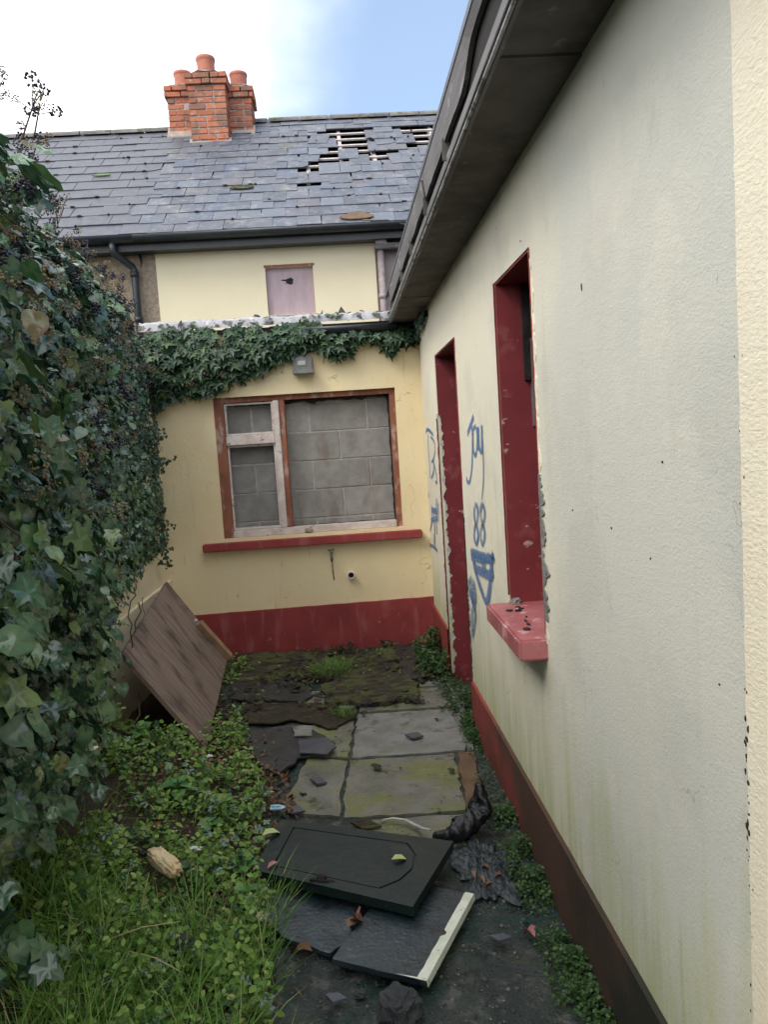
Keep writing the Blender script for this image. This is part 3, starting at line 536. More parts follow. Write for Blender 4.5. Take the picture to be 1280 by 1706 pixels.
# door opening
def jag(seed, z, a): return a * (.5 + noise.noise(Vector((seed, 0, z * 17))) + .5 * noise.noise(Vector((seed, 3, z * 52))))
d = MB(); d.box((XW + .004, DY1 - .008, -.05), (XW + .32, DY1 - .002, DZ1 - .002)); d.box((XW + .004, DY0 + .002, -.05), (XW + .32, DY0 + .008, DZ1 - .002)); d.box((XW + .004, DY0 + .009, DZ1 - .008), (XW + .32, DY1 - .009, DZ1 - .002))
dr = d.build('doorway', M['reveal_red'], wing)
def ragged(y, side, z0, z1, wd, seed, m, name, parent, x=XW - .004, base=.004, step=.012):
    b = MB(); n = int((z1 - z0) / step)
    for i in range(n):
        a, c = z0 + (z1 - z0) * i / n, z0 + (z1 - z0) * (i + 1) / n
        ja, jc = base + max(0, jag(seed, a, wd)), base + max(0, jag(seed, c, wd))
        b.add([(x, y - side * .001, a), (x, y - side * .001, c), (x, y + side * jc, c), (x, y + side * ja, a), (XW + .003, y + side * ja, a), (XW + .003, y + side * jc, c), (XW + .003, y - side * .001, a), (XW + .003, y - side * .001, c)],
              [(0, 1, 2, 3), (3, 2, 5, 4), (0, 6, 7, 1)])
    return b.build(name, m, parent)
ragged(DY1, 1, 0, 1.72, .055, 1, M['reveal_red'], 'overpainted_edge', dr, x=XW - .0075)
ragged(DY1, 1, 0, 1.75, .085, 5, M['render_chip'], 'broken_render', dr, x=XW - .004, base=.01)
ragged(DY0, -1, 1.35, 2.12, .012, 8, M['red'], 'overpainted_edge', dr)
ragged(DY0, -1, .0, 1.16, .028, 9, M['charred'], 'broken_render', dr, x=XW - .005, base=-.004)
ragged(DY0, -1, .0, .75, .05, 12, M['cement'], 'exposed_cement', dr, x=XW - .0035, base=-.004)
MB().box((XW + .13, DY1 - .055, 1.66), (XW + .19, DY1 - .009, DZ1 - .01)).build('frame_remnant', M['fascia'], dr)
MB().box((XW + .22, DY0 + .01, -.05), (XW + .30, DY1 - .01, DZ1 - .01)).build('blocking', M['dark_inside'], dr)
def ragged_jamb(z0, z1, wd, seed, m, name, base, y):      # broken corner seen on the side face of the doorway
    b = MB(); n = int((z1 - z0) / .010)
    for i in range(n):
        a, c = z0 + (z1 - z0) * i / n, z0 + (z1 - z0) * (i + 1) / n; ja, jc = base + max(0, jag(seed, a, wd)), base + max(0, jag(seed, c, wd))
        b.add([(XW - .002, y, a), (XW + ja, y, a), (XW + jc, y, c), (XW - .002, y, c), (XW + ja, y + .006, a), (XW + jc, y + .006, c)], [(0, 1, 2, 3), (1, 4, 5, 2)])
    b.build(name, m, dr)
ragged_jamb(.02, 1.74, .030, 41, M['render_chip'], 'broken_corner', .006, DY1 - .0105)
ragged_jamb(.02, 1.72, .022, 43, M['wing_wall'], 'chipped_paint', .004, DY1 - .0125)
# window opening
d = MB(); d.box((XW + .004, NY1 - .008, NZ0), (XW + .32, NY1 - .002, NZ1 - .002)); d.box((XW + .004, NY0 + .002, NZ0), (XW + .32, NY0 + .008, NZ1 - .002)); d.box((XW + .004, NY0 + .009, NZ1 - .008), (XW + .32, NY1 - .009, NZ1 - .002))
nw = d.build('window', M['reveal_red'], wing)
MB().box((XW + .18, NY0 + .009, NZ0 + .03), (XW + .29, NY1 - .009, NZ1 - .01)).build('blocking', M['dark_inside'], nw)
MB().box((XW + .10, NY1 - .03, 1.80), (XW + .15, NY1 - .009, NZ1 - .01)).build('frame_remnant', M['charred'], nw)
MB().box((XW + .125, NY1 - .045, 1.62), (XW + .16, NY1 - .009, 1.96)).build('frame_remnant', M['fascia'], nw)
MB().bev((XW - .095, 2.49, .845), (XW + .18, 3.085, .918), .008).build('sill', M['sill'], nw)
ragged(NY0, -1, .93, 2.17, .008, 21, M['red'], 'overpainted_edge', nw)
b = ragged(NY1, 1, .95, 2.18, .004, 22, M['reveal_red'], 'overpainted_edge', nw)
ragged(NY0, -1, .98, 1.46, .06, 24, M['cement'], 'exposed_cement', nw, x=XW - .0045, base=.012, step=.005)
ragged(NY0, -1, .90, .99, .03, 28, M['render_chip'], 'broken_render', nw, x=XW - .0035, base=.0)
ragged(NY0, -1, .92, 2.14, .022, 31, M['quoin'], 'bare_cream_edge', nw, x=XW - .0025, base=.016)
b = MB()
for i in range(9): b.add(*lumpy((XW + rnd.uniform(-.06, .12), rnd.uniform(2.56, 3.0), .921), (rnd.uniform(.004, .016), rnd.uniform(.004, .02), .005), i, 1, .5))
b.build('grit', M['charred'], nw)['kind'] = 'stuff'
MB().add(*lumpy((XW + .02, NY1 - .022, .925), (.022, .014, .016), 4, 3, .6)).build('cement_lump', M['cement'], nw)
mk = MB()
for px, py, hh in ((970, 478, .022), (868, 402, .008), (1020, 880, .006), (1105, 770, .006), (1085, 930, .006), (1200, 1140, .005), (955, 850, .006)):
    q = at(px, py, 0, XW); mk.add(*lumpy((XW - .0005, q.y, q.z), (.0022, .0035, hh / 2), px, 1, .6))
mk.build('chipped_marks', M['charred'], wing)['kind'] = 'stuff'
# eaves
EZ = 2.47
for i, (y0, y1) in enumerate(((YN, .6), (.606, 1.9), (1.906, 3.70), (3.706, 4.95), (4.956, YB - .03))):
    dz = (.002, .0, .004, .0, .003)[i]
    MB().box((.425, y0, EZ + .01 - dz), (XW, y1, EZ + .022)).build('soffit_board', M['soffit'], wing)
b = MB(); b.box((.414, YN, EZ - .004), (.424, YB - .03, EZ + .072)); b.build('fascia', M['fascia'], wing)
MB().tube([(.409, YN, EZ + .004), (.409, 1, EZ + .002), (.409, 3, EZ + .004), (.409, YB - .04, EZ + .002)], .0055, 8).build('drip_bead', M['lead'], wing, True)
MB().tube([(.410, YN, EZ + .028), (.410, YB - .04, EZ + .028)], .004, 6).build('bead', M['fascia'], wing, True)
b = MB(); n = 150; P = []
for i in range(n + 1):
    y = YN + (5.7 - YN) * i / n
    lo = .118 + .006 * noise.noise(Vector((y * 4, 9, 0))) + .004 * noise.noise(Vector((y * 19, 9, 0)))
    lo += .06 * math.exp(-((y - 2.05) / .20) ** 4) + .02 * math.exp(-((y - .9) / .3) ** 2)
    P.append((y, min(lo, .20)))
for i in range(n):
    (a, la), (c, lc) = P[i], P[i + 1]
    x = .398
    b.add([(x + .012, a, EZ + la), (x + .012, c, EZ + lc), (x, c, EZ + .205), (x, a, EZ + .205), (x + .026, a, EZ + la), (x + .026, c, EZ + lc), (x + .02, c, EZ + .205), (x + .02, a, EZ + .205)],
          [(0, 1, 2, 3), (7, 6, 5, 4), (0, 4, 5, 1), (3, 2, 6, 7)])
b.build('gutter_board', M['fascia'], wing)
MB().box((.428, YN, EZ + .023), (.45, YB - .04, EZ + .195)).build('dark_gap_backing', M['dark_inside'], wing)  # black board added behind the eaves gap to paint its shade
for i, y in enumerate((1.62, 2.72, 3.35, 4.05, 4.7)):
    MB().box((.402, y, EZ + .06), (.427, y + .008, EZ + .13)).build('bracket', M['soffit'], wing)
MB().tube([(.43, 3.32, EZ + .075), (.398, 3.25, EZ + .10), (.385, 3.22, EZ + .16)], .005, 6).build('loose_strap', M['fascia'], wing)
v = [(.395, YN, EZ + .207), (.395, YB + .1, EZ + .207), (2.6, YB + .1, EZ + 1.60), (2.6, YN, EZ + 1.60), (4.8, YB + .1, EZ + .2), (4.8, YN, EZ + .2)]
MB().add(v + [(q[0], q[1], q[2] + .02) for q in v], [(0, 1, 2, 3), (3, 2, 4, 5), (6, 7, 8, 9), (9, 8, 10, 11), (0, 1, 7, 6), (0, 3, 9, 6), (3, 5, 11, 9), (1, 2, 8, 7), (2, 4, 10, 8), (4, 5, 11, 10)]).build('roof', M['new_slate'], wing)
MB().add([(.64, YN, -.05), (4.7, YN, -.05), (4.7, YN, EZ + .2), (2.6, YN, EZ + 1.58), (.64, YN, EZ + .38)], [(0, 1, 2, 3, 4)]).add([(4.7, YN, -.05), (4.7, YB, -.05), (4.7, YB, EZ + .2), (4.7, YN, EZ + .2)], [(0, 1, 2, 3)]).build('gable_wall', M['quoin'], wing)
# graffiti (flat paint on the wall, strokes measured on it)
gf = []
def z6(x, y): q = at(690 + x / 3.876, 640 + y / 3.876, 0, XW); return (q.y, q.z)
STK = [([(388, 208), (368, 262), (346, 330)], 9), ([(376, 262), (380, 420), (374, 560), (362, 628), (348, 632), (341, 600)], 7),
       ([(402, 270), (386, 300), (384, 400), (394, 458), (406, 440), (412, 360), (408, 275)], 7), ([(411, 275), (414, 380), (420, 430)], 7),
       ([(418, 270), (422, 390), (432, 432), (441, 420), (440, 260)], 7), ([(441, 262), (448, 420), (452, 600), (440, 755)], 4),
       ([(402, 772), (392, 820), (396, 880), (412, 930), (418, 985), (406, 1030), (392, 990), (396, 930), (410, 880), (416, 815), (404, 772)], 8),
       ([(446, 768), (434, 815), (438, 875), (456, 930), (460, 985), (446, 1032), (434, 990), (438, 930), (456, 880), (460, 815), (446, 768)], 8),
       ([(380, 1072), (382, 1120), (508, 1128), (506, 1100)], 12), ([(378, 1080), (440, 1108), (506, 1122)], 12), ([(386, 1080), (396, 1180), (430, 1300), (474, 1402), (496, 1290), (504, 1130)], 13),
       ([(392, 1178), (450, 1215), (514, 1240)], 14), ([(438, 1110), (458, 1225)], 8), ([(455, 1120), (470, 1220)], 6), ([(505, 1130), (516, 1255)], 9),
       ([(378, 1248), (360, 1285), (366, 1345), (384, 1400), (402, 1395), (400, 1320), (386, 1262)], 9), ([(380, 1280), (386, 1370), (396, 1440)], 20), ([(370, 1330), (384, 1400), (398, 1462)], 12), ([(398, 1420), (402, 1500), (390, 1580), (382, 1632)], 8), ([(384, 1440), (378, 1530), (380, 1600)], 6)]
STK2 = [([(78, 318), (84, 296), (100, 300), (126, 330)], 8), ([(92, 325), (94, 420), (102, 520), (104, 610)], 6), ([(108, 340), (132, 372), (138, 430), (124, 492), (112, 500)], 6), ([(124, 492), (142, 560), (150, 632), (138, 628)], 7), ([(128, 470), (130, 560), (112, 610)], 7),
        ([(94, 712), (98, 722)], 12), ([(148, 735), (146, 860), (150, 975)], 8), ([(116, 780), (118, 880), (106, 950)], 8), ([(116, 812), (154, 822)], 12), ([(130, 800), (136, 920), (138, 1050)], 7), ([(112, 880), (156, 862)], 10), ([(158, 760), (160, 900)], 7), ([(132, 960), (130, 1050)], 5), ([(104, 1036), (130, 1050), (156, 1076)], 8)]
def graffiti(strokes, name, label, off=.0012):
    V, Fc, cov = [], [], []
    for si, (pts, wd) in enumerate(strokes):
        P = [z6(*q) for q in pts]; Q = []
        for i in range(len(P) - 1):      # smooth the stroke
            p0 = P[max(i - 1, 0)]; p1 = P[i]; p2 = P[i + 1]; p3 = P[min(i + 2, len(P) - 1)]
            for k in range(6):
                t = k / 6; Q.append(tuple(.5 * ((2 * p1[j]) + (-p0[j] + p2[j]) * t + (2 * p0[j] - 5 * p1[j] + 4 * p2[j] - p3[j]) * t * t + (-p0[j] + 3 * p1[j] - 3 * p2[j] + p3[j]) * t ** 3) for j in (0, 1)))
        Q.append(P[-1]); hw = wd / 3.876 * .0054
        x = XW - off - .0003 * si; n = len(Q); b0 = len(V)
        for i, q in enumerate(Q):
            a = Q[max(i - 1, 0)]; c = Q[min(i + 1, n - 1)]; d = (c[0] - a[0], c[1] - a[1]); l = hypot(*d) + 1e-9; nn = (-d[1] / l, d[0] / l)
            for k, (o_, cv) in enumerate(((-1.7, 0), (-.7, 1), (.7, 1), (1.7, 0))):
                V.append((x, q[0] + nn[0] * hw * o_ * 1.6, q[1] + nn[1] * hw * o_ * 1.0)); cov.append(cv * (.25 if i in (0, n - 1) else 1))
        for i in range(n - 1):
            for k in range(3): Fc.append([b0 + i * 4 + k, b0 + i * 4 + k + 1, b0 + i * 4 + 5 + k, b0 + i * 4 + 4 + k])
    c0 = Vector((XW, sum(q[1] for q in V) / len(V), min(q[2] for q in V)))
    me = mesh(name, [Vector(q) - c0 for q in V], Fc); a = me.attributes.new('cover', 'FLOAT', 'POINT'); a.data.foreach_set('value', cov)
    tag(link(name, me, M['spray'], None, c0), label, 'graffiti')
graffiti(STK, 'graffiti', 'blue spray painted Jay, 88 and a crown shaped scrawl between doorway and near window')
graffiti(STK2, 'graffiti', 'faded blue scribbled letters in the narrow strip between doorway and corner')

# ================================================================== MAIN HOUSES BEHIND
YH = 8.5
EY, EZH = 8.35, 3.86
RA = atan2(2.27, 3.15); es = Vector((0, cos(RA), sin(RA))); en = Vector((0, -sin(RA), cos(RA)))
def RP(x, s, h=0): return Vector((x, EY, EZH)) + es * s + en * h
XP = -1.98                    # party line
def house(name, loc, label): return empty(name, loc, label, 'house')
h1 = house('terraced_house', (.3, YH, 0), 'pale yellow terraced house with a blue slate roof full of holes behind the extension')
h2 = house('terraced_house', (-3.2, YH, 0), 'pebbledashed neighbouring house with an intact dark slate roof, left of the chimney')
b = MB()
for x0, x1, z0, z1 in ((-1.835, -.70, 2.5, 3.86), (-.195, .475, 2.5, 3.86), (-.70, -.195, 2.5, 3.0), (-.70, -.195, 3.495, 3.86)): b.box((x0, YH, z0), (x1, YH + .3, z1))
b.box((-1.835, YH, 0), (.475, YH + .3, 2.499))
b.build('wall', M['house_wall'], h1)
MB().box((.476, YH + .02, 0), (2.6, YH + .3, 3.86)).build('side_wall', M['mauve_wall'], h1)
wb = MB().box((-.699, YH + .055, 2.993), (-.196, YH + .075, 3.494)).build('boarded_window', M['board_pink'], h1)
hx, hz, hr = -.452, 3.355, .042
MB().prism([(hx + hr * 1.5 * cos(t) * (1 + 1.1 * noise.noise(Vector((cos(t) * 2, sin(t) * 2, 1.6)))), YH + .0535, hz + hr * .8 * sin(t) * (1 + .9 * noise.noise(Vector((cos(t) * 3, sin(t) * 3, 5))))) for t in np.linspace(0, 2 * pi, 21)[:-1]], (0, .004, 0)).build('dark_hole_patch', M['dark_inside'], wb)  # dark patch proud of the board, painting the shade of a hole
b = MB(); b.box((-.712, YH - .006, 3.497), (-.18, YH + .03, 3.52)); b.build('lintel', M['brown_wood'], wb)
MB().box((-.72, YH - .03, 2.96), (-.17, YH + .06, 2.992)).build('sill', M['flaunching'], wb)
MB().box((-3.9 - 2.5, YH + .012, 0), (-1.837, YH + .3, 3.86)).build('wall', M['pebbledash'], h2)
# holes measured on the roof plane: (x0, x1, s0, s1)
HOLES = [(.0, .62, 3.20, 3.50), (.14, .62, 2.34, 3.20), (-.10, .34, 2.02, 2.34), (.62, .84, 2.12, 2.34), (-.28, .0, 1.30, 1.85), (.98, 2.2, 3.10, 3.50), (1.10, 2.2, 2.50, 3.15), (1.5, 2.2, 3.40, 3.75), (-.58, -.10, 2.26, 2.46)]
def in_hole(x, s): return any(a < x < b_ and c < s < d_ for a, b_, c, d_ in HOLES)
def slate_mesh(w, h, seed):
    r = random.Random(seed); P = [(-w / 2, 0), (-w * .1, r.uniform(-.004, .004)), (w / 2, r.uniform(-.004, .004)), (w / 2, h), (-w / 2, h)]
    if seed % 4 == 1: P = [(-w / 2 + .05, 0), (w / 2, .003), (w / 2, h), (-w / 2, h), (-w / 2, .04)]
    if seed % 7 == 3: P = [(-w / 2, 0), (w * .2, .004), (w / 2, .06), (w / 2, h), (-w / 2, h)]
    n = len(P); t = .009
    return mesh('slate', [(x, y, 0) for x, y in P] + [(x, y, t) for x, y in P], [list(range(n))[::-1], list(range(n, 2 * n))] + [[i, (i + 1) % n, n + (i + 1) % n, n + i] for i in range(n)])
def roof(root, x0, x1, ridge, rows, sw, m, seeds, holes, slip, rx0, rx1):
    back = MB()
    for q in ((x0 - .0, x1),):
        A = RP(q[0], ridge, -.03); B_ = RP(q[1], ridge, -.03)
        back.add([A, B_, B_ + Vector((0, 3.1, -2.2)), A + Vector((0, 3.1, -2.2))], [(0, 1, 2, 3)])
        for x in q: back.add([RP(x, 0, -.06), RP(x, ridge, -.06), RP(x, ridge, -.06) + Vector((0, 3.1, -2.2)), Vector((x, YH + .31, 3.0))], [(0, 1, 2, 3)])
        back.add([Vector((x0, YH + .31, 3.2)), Vector((x1, YH + .31, 3.2)), Vector((x1, 14.6, 3.2)), Vector((x0, 14.6, 3.2))], [(0, 1, 2, 3)])
    rf = back.build('roof', M['dark_inside'], root)
    k = 0; n = int((rx1 - rx0) / .40)
    for i in range(n + 1):
        x = rx0 + (rx1 - rx0) * i / max(n, 1); b = MB(); b.add([RP(x, 0, -.12), RP(x + .045, 0, -.12), RP(x + .045, ridge, -.12), RP(x, ridge, -.12), RP(x, 0, -.024), RP(x + .045, 0, -.024), RP(x + .045, ridge, -.024), RP(x, ridge, -.024)],
            [(0, 3, 2, 1), (4, 5, 6, 7), (0, 1, 5, 4), (2, 3, 7, 6), (0, 4, 7, 3), (1, 2, 6, 5)]); b.build('rafter', M['batten'], rf)
    g = ridge / rows
    for i in range(rows * 1):
        s = .08 + g * i; b = MB(); q = [RP(rx0, s, -.022), RP(rx1, s, -.022), RP(rx1, s + .04, -.022), RP(rx0, s + .04, -.022), RP(rx0, s, -.001), RP(rx1, s, -.001), RP(rx1, s + .04, -.001), RP(rx0, s + .04, -.001)]
        b.add(q, [(0, 3, 2, 1), (4, 5, 6, 7), (0, 1, 5, 4), (2, 3, 7, 6), (0, 4, 7, 3), (1, 2, 6, 5)]); b.build('batten', M['batten'], rf)
    ms = [slate_mesh(sw - .004, g * 1.62, s) for s in range(seeds)]
    for q in ms: q.materials.append(m)
    base = Matrix((Vector((1, 0, 0)), es, en)).transposed().to_4x4()
    for r in range(rows):
        s = g * r - .03; x = x0 + (sw / 2 if r % 2 else 0); last = False
        while x < x1 + sw * .4:
            xx = x + rnd.uniform(-.004, .004)
            if holes and (in_hole(xx, s + g * .55) or in_hole(xx, s + g * .9 + g * .5)) and not (rnd.random() < .06):
                x += sw; continue
            if not (XP - .02 < xx - sw * .55 or root is h2) and xx < XP: x += sw; continue
            me = ms[rnd.randrange(seeds) if rnd.random() < slip * 6 else 0 if seeds < 2 else rnd.choice((0, 2))]
            near = holes and any(a - .3 < xx < b_ + .3 and c - .35 < s < d_ + .35 for a, b_, c, d_ in HOLES)
            rot = rnd.gauss(0, .006) + (rnd.gauss(0, .05) if (rnd.random() < slip or (near and rnd.random() < .45)) else 0)
            ds = rnd.gauss(0, .004) - (rnd.uniform(.02, .12) if (rnd.random() < slip or (near and rnd.random() < .2)) else 0)
            mw = Matrix.Translation(RP(xx, s + ds, .017 + rnd.uniform(0, .006))) @ base @ Matrix.Rotation(rot, 4, 'Z') @ Matrix.Rotation(-.028 + rnd.gauss(0, .006), 4, 'X')
            link('slate', me, None, rf, mw=mw); x += sw
    # ridge tiles
    x = x0
    while x < x1 - .05:
        l = min(.42, x1 - x) - .006; b = MB(); c = RP(x, ridge, .02); pr = None; e = 0
        for xx in (c.x, c.x + l):
            ring = [Vector((xx, c.y + .12 * cos(t), c.z - .05 + .085 * sin(t))) for t in np.linspace(0, pi, 9)]
            if pr: b.add(pr + ring, [(j, j + 1, 10 + j, 9 + j) for j in range(8)])
            pr = ring
        o = b.build('ridge_tile', M['ridge'], rf); o.rotation_euler = (0, rnd.gauss(0, .002), 0); x += .42
    return rf
r1 = roof(h1, XP, 2.35, 3.99, 15, .255, M['old_slate'], 8, True, .035, -1.9, 2.3)
r2 = roof(h2, -5.4, XP - .01, 3.74, 13, .31, M['new_slate'], 4, False, .006, -5.3, XP - .1)
def patch(x, s, w, h, m, name, par, lab=None):
    P = [RP(x + w * (.5 + .5 * cos(t)) + .02 * noise.noise(Vector((t * 2, x, 0))), s + h * (.5 + .5 * sin(t)) * (1 + .5 * noise.noise(Vector((t, s, 4)))), .035) for t in np.linspace(0, 2 * pi, 15)[:-1]]
    o = MB().prism(P, en * .012).build(name, m, par)
    if lab: o['label'] = lab
patch(.12, .02, .36, .17, M['rust_slab'], 'bare_patch', r1, 'brown bare patch at the eaves')
patch(-1.10, 1.13, .28, .10, M['rot'], 'moss_patch', r1, 'dark mossy slate')
patch(-2.78, 1.83, .22, .05, M['weed'], 'moss_patch', r2)
# clumps of moss along slate joints
for par, xs, ss, n in ((r2, (-4.2, -2.1), (.2, 3.6), 42), (r1, (-1.9, 1.6), (.1, 3.9), 30)):
    b = MB()
    for i in range(n):
        g = 3.74 / 13 if par is r2 else 3.99 / 15; q = RP(rnd.uniform(*xs), g * rnd.randrange(1, 13) - .03, .03); b.add(*lumpy(q, (rnd.uniform(.012, .035), .02, .014), i, 1, .5))
    o = b.build('moss', M['rot'] if par is r2 else M['soil'], par); o['kind'] = 'stuff'
# eaves gutters and downpipes
for x0, x1, par in ((XP, 2.4, h1), (-5.4, XP - .002, h2)):
    b = MB(); pr = None
    for x in (x0, x1):
        c = [Vector((x, EY - .10 - .062 * cos(t), EZH - .035 - .062 * sin(t))) for t in np.linspace(0, pi, 11)]
        if pr: b.add(pr + c, [(j, j + 1, 12 + j, 11 + j) for j in range(10)])
        pr = c
    gt = b.build('gutter', M['black_pvc'], par, True); md = gt.modifiers.new('t', 'SOLIDIFY'); md.thickness = .005
    MB().box((x0, EY - .035, EZH - .17), (x1, EY + .0, EZH - .002)).build('fascia', M['black_pvc'], par)
    MB().box((x0, EY + .001, EZH - .165), (x1, YH + .01, EZH - .155)).build('soffit', M['black_pvc'], par)
def pipe(pts, r, m, par, name='downpipe', br=()):
    o = MB().tube(pts, r, 12).build(name, m, par, True)
    for z in br:
        i = pts[-1]; MB().tube([(i[0], i[1], z), (i[0], i[1], z + .05)], r * 1.28, 12).build('collar', m, o, True)
    return o
pipe([(-2.20, EY - .10, EZH - .09), (-2.20, EY - .10, EZH - .17), (-2.19, EY - .09, EZH - .20), (-2.06, YH - .06, EZH - .30), (-2.05, YH - .055, EZH - .34), (-2.05, YH - .055, 2.3)], .036, M['black_pvc'], h2, br=(3.46, 3.0))
pipe([(.53, YH - .06, EZH - .19), (.53, YH - .06, 2.4)], .036, M['pink_pipe'], h1, br=(3.60, 3.1))
MB().bev((.47, YH - .13, 3.60), (.95, YH - .01, 3.66), .008).build('drain_shelf', M['fascia'], h1)
MB().bev((.48, YH - .12, 3.62), (.60, YH - .005, 3.72), .01).build('hopper_head', M['pink_pipe'], h1)
MB().tube([(.35, EY - .15, 3.85), (.6, EY - .16, 3.84), (.85, EY - .15, 3.77), (.95, EY - .12, 3.66)], .009, 6).build('cable', M['fascia'], h1, True)
# chimney
ch = MB(); 
stacks = [(-2.07, -1.70, 11.16, 11.62, 5.85, 6.40, 6.555, 0), (-1.735, -1.235, 10.86, 11.62, 5.55, 6.42, 6.575, 1), (-1.27, -.93, 11.16, 11.62, 5.85, 6.36, 6.515, 2)]
for x0, x1, y0, y1, z0, z1, zc, k in stacks: ch.box((x0 + .012, y0 + .012, z0), (x1 - .012, y1 - .012, z1))
cm = ch.build('chimney', M['mortar'], h1)
bm_ = {}
def brick(x0, x1, y0, y1, z0, z1):
    key = (round(x1 - x0, 3), round(y1 - y0, 3), round(z1 - z0, 3))
    if key not in bm_:
        t = MB().bev((-key[0] / 2, -key[1] / 2, -key[2] / 2), (key[0] / 2, key[1] / 2, key[2] / 2), .005); me = mesh('brick', t.v, t.f); me.materials.append(M['brick']); bm_[key] = me
    c = Vector(((x0 + x1) / 2, (y0 + y1) / 2, (z0 + z1) / 2)) + Vector((rnd.gauss(0, .0025), rnd.gauss(0, .004), rnd.gauss(0, .001)))
    link('brick', bm_[key], None, cm, mw=Matrix.Translation(c) @ Matrix.Rotation(rnd.gauss(0, .022), 4, 'Z') @ Matrix.Rotation(rnd.gauss(0, .008), 4, 'Y'))
for x0, x1, y0, y1, z0, z1, zc, kk in stacks:
    z = z1 - .078 * int((z1 - z0) / .078); r = 0
    while z < zc - .01:
        over = .028 if z >= z1 - .001 else 0
        z2 = z + .066; X0, X1, Y0 = x0 - over, x1 + over, y0 - over
        cuts = [X0]; x = X0 + (.225 if r % 2 else .11)
        while x < X1 - .05: cuts.append(x); x += .225 if rnd.random() < .7 else .112
        cuts.append(X1)
        for a, c in zip(cuts, cuts[1:]): brick(a + .005, c - .005, Y0, Y0 + .10, z + .005, z2 + .004)
        y = Y0 + .105
        while y < y1 + over - .04:
            ye = min(y + .215, y1 + over)
            for sx0, sx1, use in ((X0, X0 + .1, kk != 2), (X1 - .1, X1, kk != 0)):
                if use: brick(sx0, sx1, y, ye - .008, z + .005, z2 + .004)
            y = ye
        z += .078; r += 1
    MB().add(*lumpy(((x0 + x1) / 2, (y0 + y1) / 2 - .02, zc + .005), ((x1 - x0) / 2 * .95, (y1 - y0) / 2 * .95, .03), kk, 3, .2, flat=.5)).build('flaunching', M['flaunching'], cm)
for (a, c, y, z) in ((-1.76, -1.21, 10.80, 5.66), (-2.09, -1.75, 11.12, 5.95), (-1.22, -.91, 11.12, 5.93)):
    b = MB(); b.add([(a, y - .05, z - .10), (c, y - .05, z - .10), (c, y + .10, z + .09), (a, y + .10, z + .09), (a, y + .3, z - .1), (c, y + .3, z - .1)], [(0, 1, 2, 3), (0, 3, 4), (1, 5, 2)]); b.build('base_fillet', M['flaunching'], cm)
    MB().prism([(a - .05, y - .10, z - .20), (c + .04, y - .10, z - .20), (c + .02, y - .04, z - .085), (a - .02, y - .04, z - .085)], (0, .02, -.02)).build('flashing', M['new_slate'], cm)
for x, y, z, r in ((-1.86, 11.33, 6.53, .118), (-1.50, 11.10, 6.55, .122), (-1.10, 11.33, 6.49, .118)):
    prof = [(r * .90, 0), (r * .93, .10), (r * .98, .20), (r * 1.0, .215), (r * 1.05, .222), (r * 1.06, .25), (r * 1.0, .26), (r * .86, .26), (r * .84, .1)]
    if x == -1.50: prof = [(a, q * 1.22) for a, q in prof]
    n = 24; vv = [(x + a * cos(2 * pi * k / n), y + a * sin(2 * pi * k / n), z + q) for a, q in prof for k in range(n)]
    MB().add(vv, [(j * n + k, j * n + (k + 1) % n, (j + 1) * n + (k + 1) % n, (j + 1) * n + k) for j in range(len(prof) - 1) for k in range(n)]).build('chimney_pot', M['pot'], cm, True)

# ================================================================== LEFT BOUNDARY WALL
lw = empty('boundary_wall', (-1.5, 3, 0), 'low cream rendered boundary wall behind the ivy on the left of the yard', 'wall')
MB().box((-1.66, -1.3, -.1), (-1.41, YB + .2, 2.30)).build('wall', M['house_wall'], lw)
MB().box((-1.41, 4.0, -.1), (-1.385, YB - .001, .64)).build('ledge', M['house_wall'], lw)

# ================================================================== IVY ON THE LEFT
def thick(y, z=1.2):
    t = float(np.interp(y, [0, 1.2, 2, 3, 4, 5, 5.6, 5.95], [.62, .60, .54, .40, .23, .07, .005, .0]))
    return max(.003, t * (1 + .36 * noise.noise(Vector((y * 1.9, z * 1.9, 0))) + .34 * noise.noise(Vector((y * 5, z * 5, 2)))))
def top_z(y): return float(np.interp(y, [0, 2, 3, 4, 5, 5.5, 5.8, 6], [2.58, 2.55, 2.50, 2.56, 2.62, 2.52, 2.36, 2.25])) + .12 * noise.noise(Vector((y * 4, 0, 0)))
def bot_z(y): return float(np.interp(y, [0, 2.0, 2.7, 3.3, 3.9, 4.6, 5.3, 6], [.42, .38, .28, .42, .72, .84, .86, .92]))
ivy = empty('ivy', (-1.41, 3, 0), 'huge berried ivy smothering the wall along the left side of the yard', 'ivy')
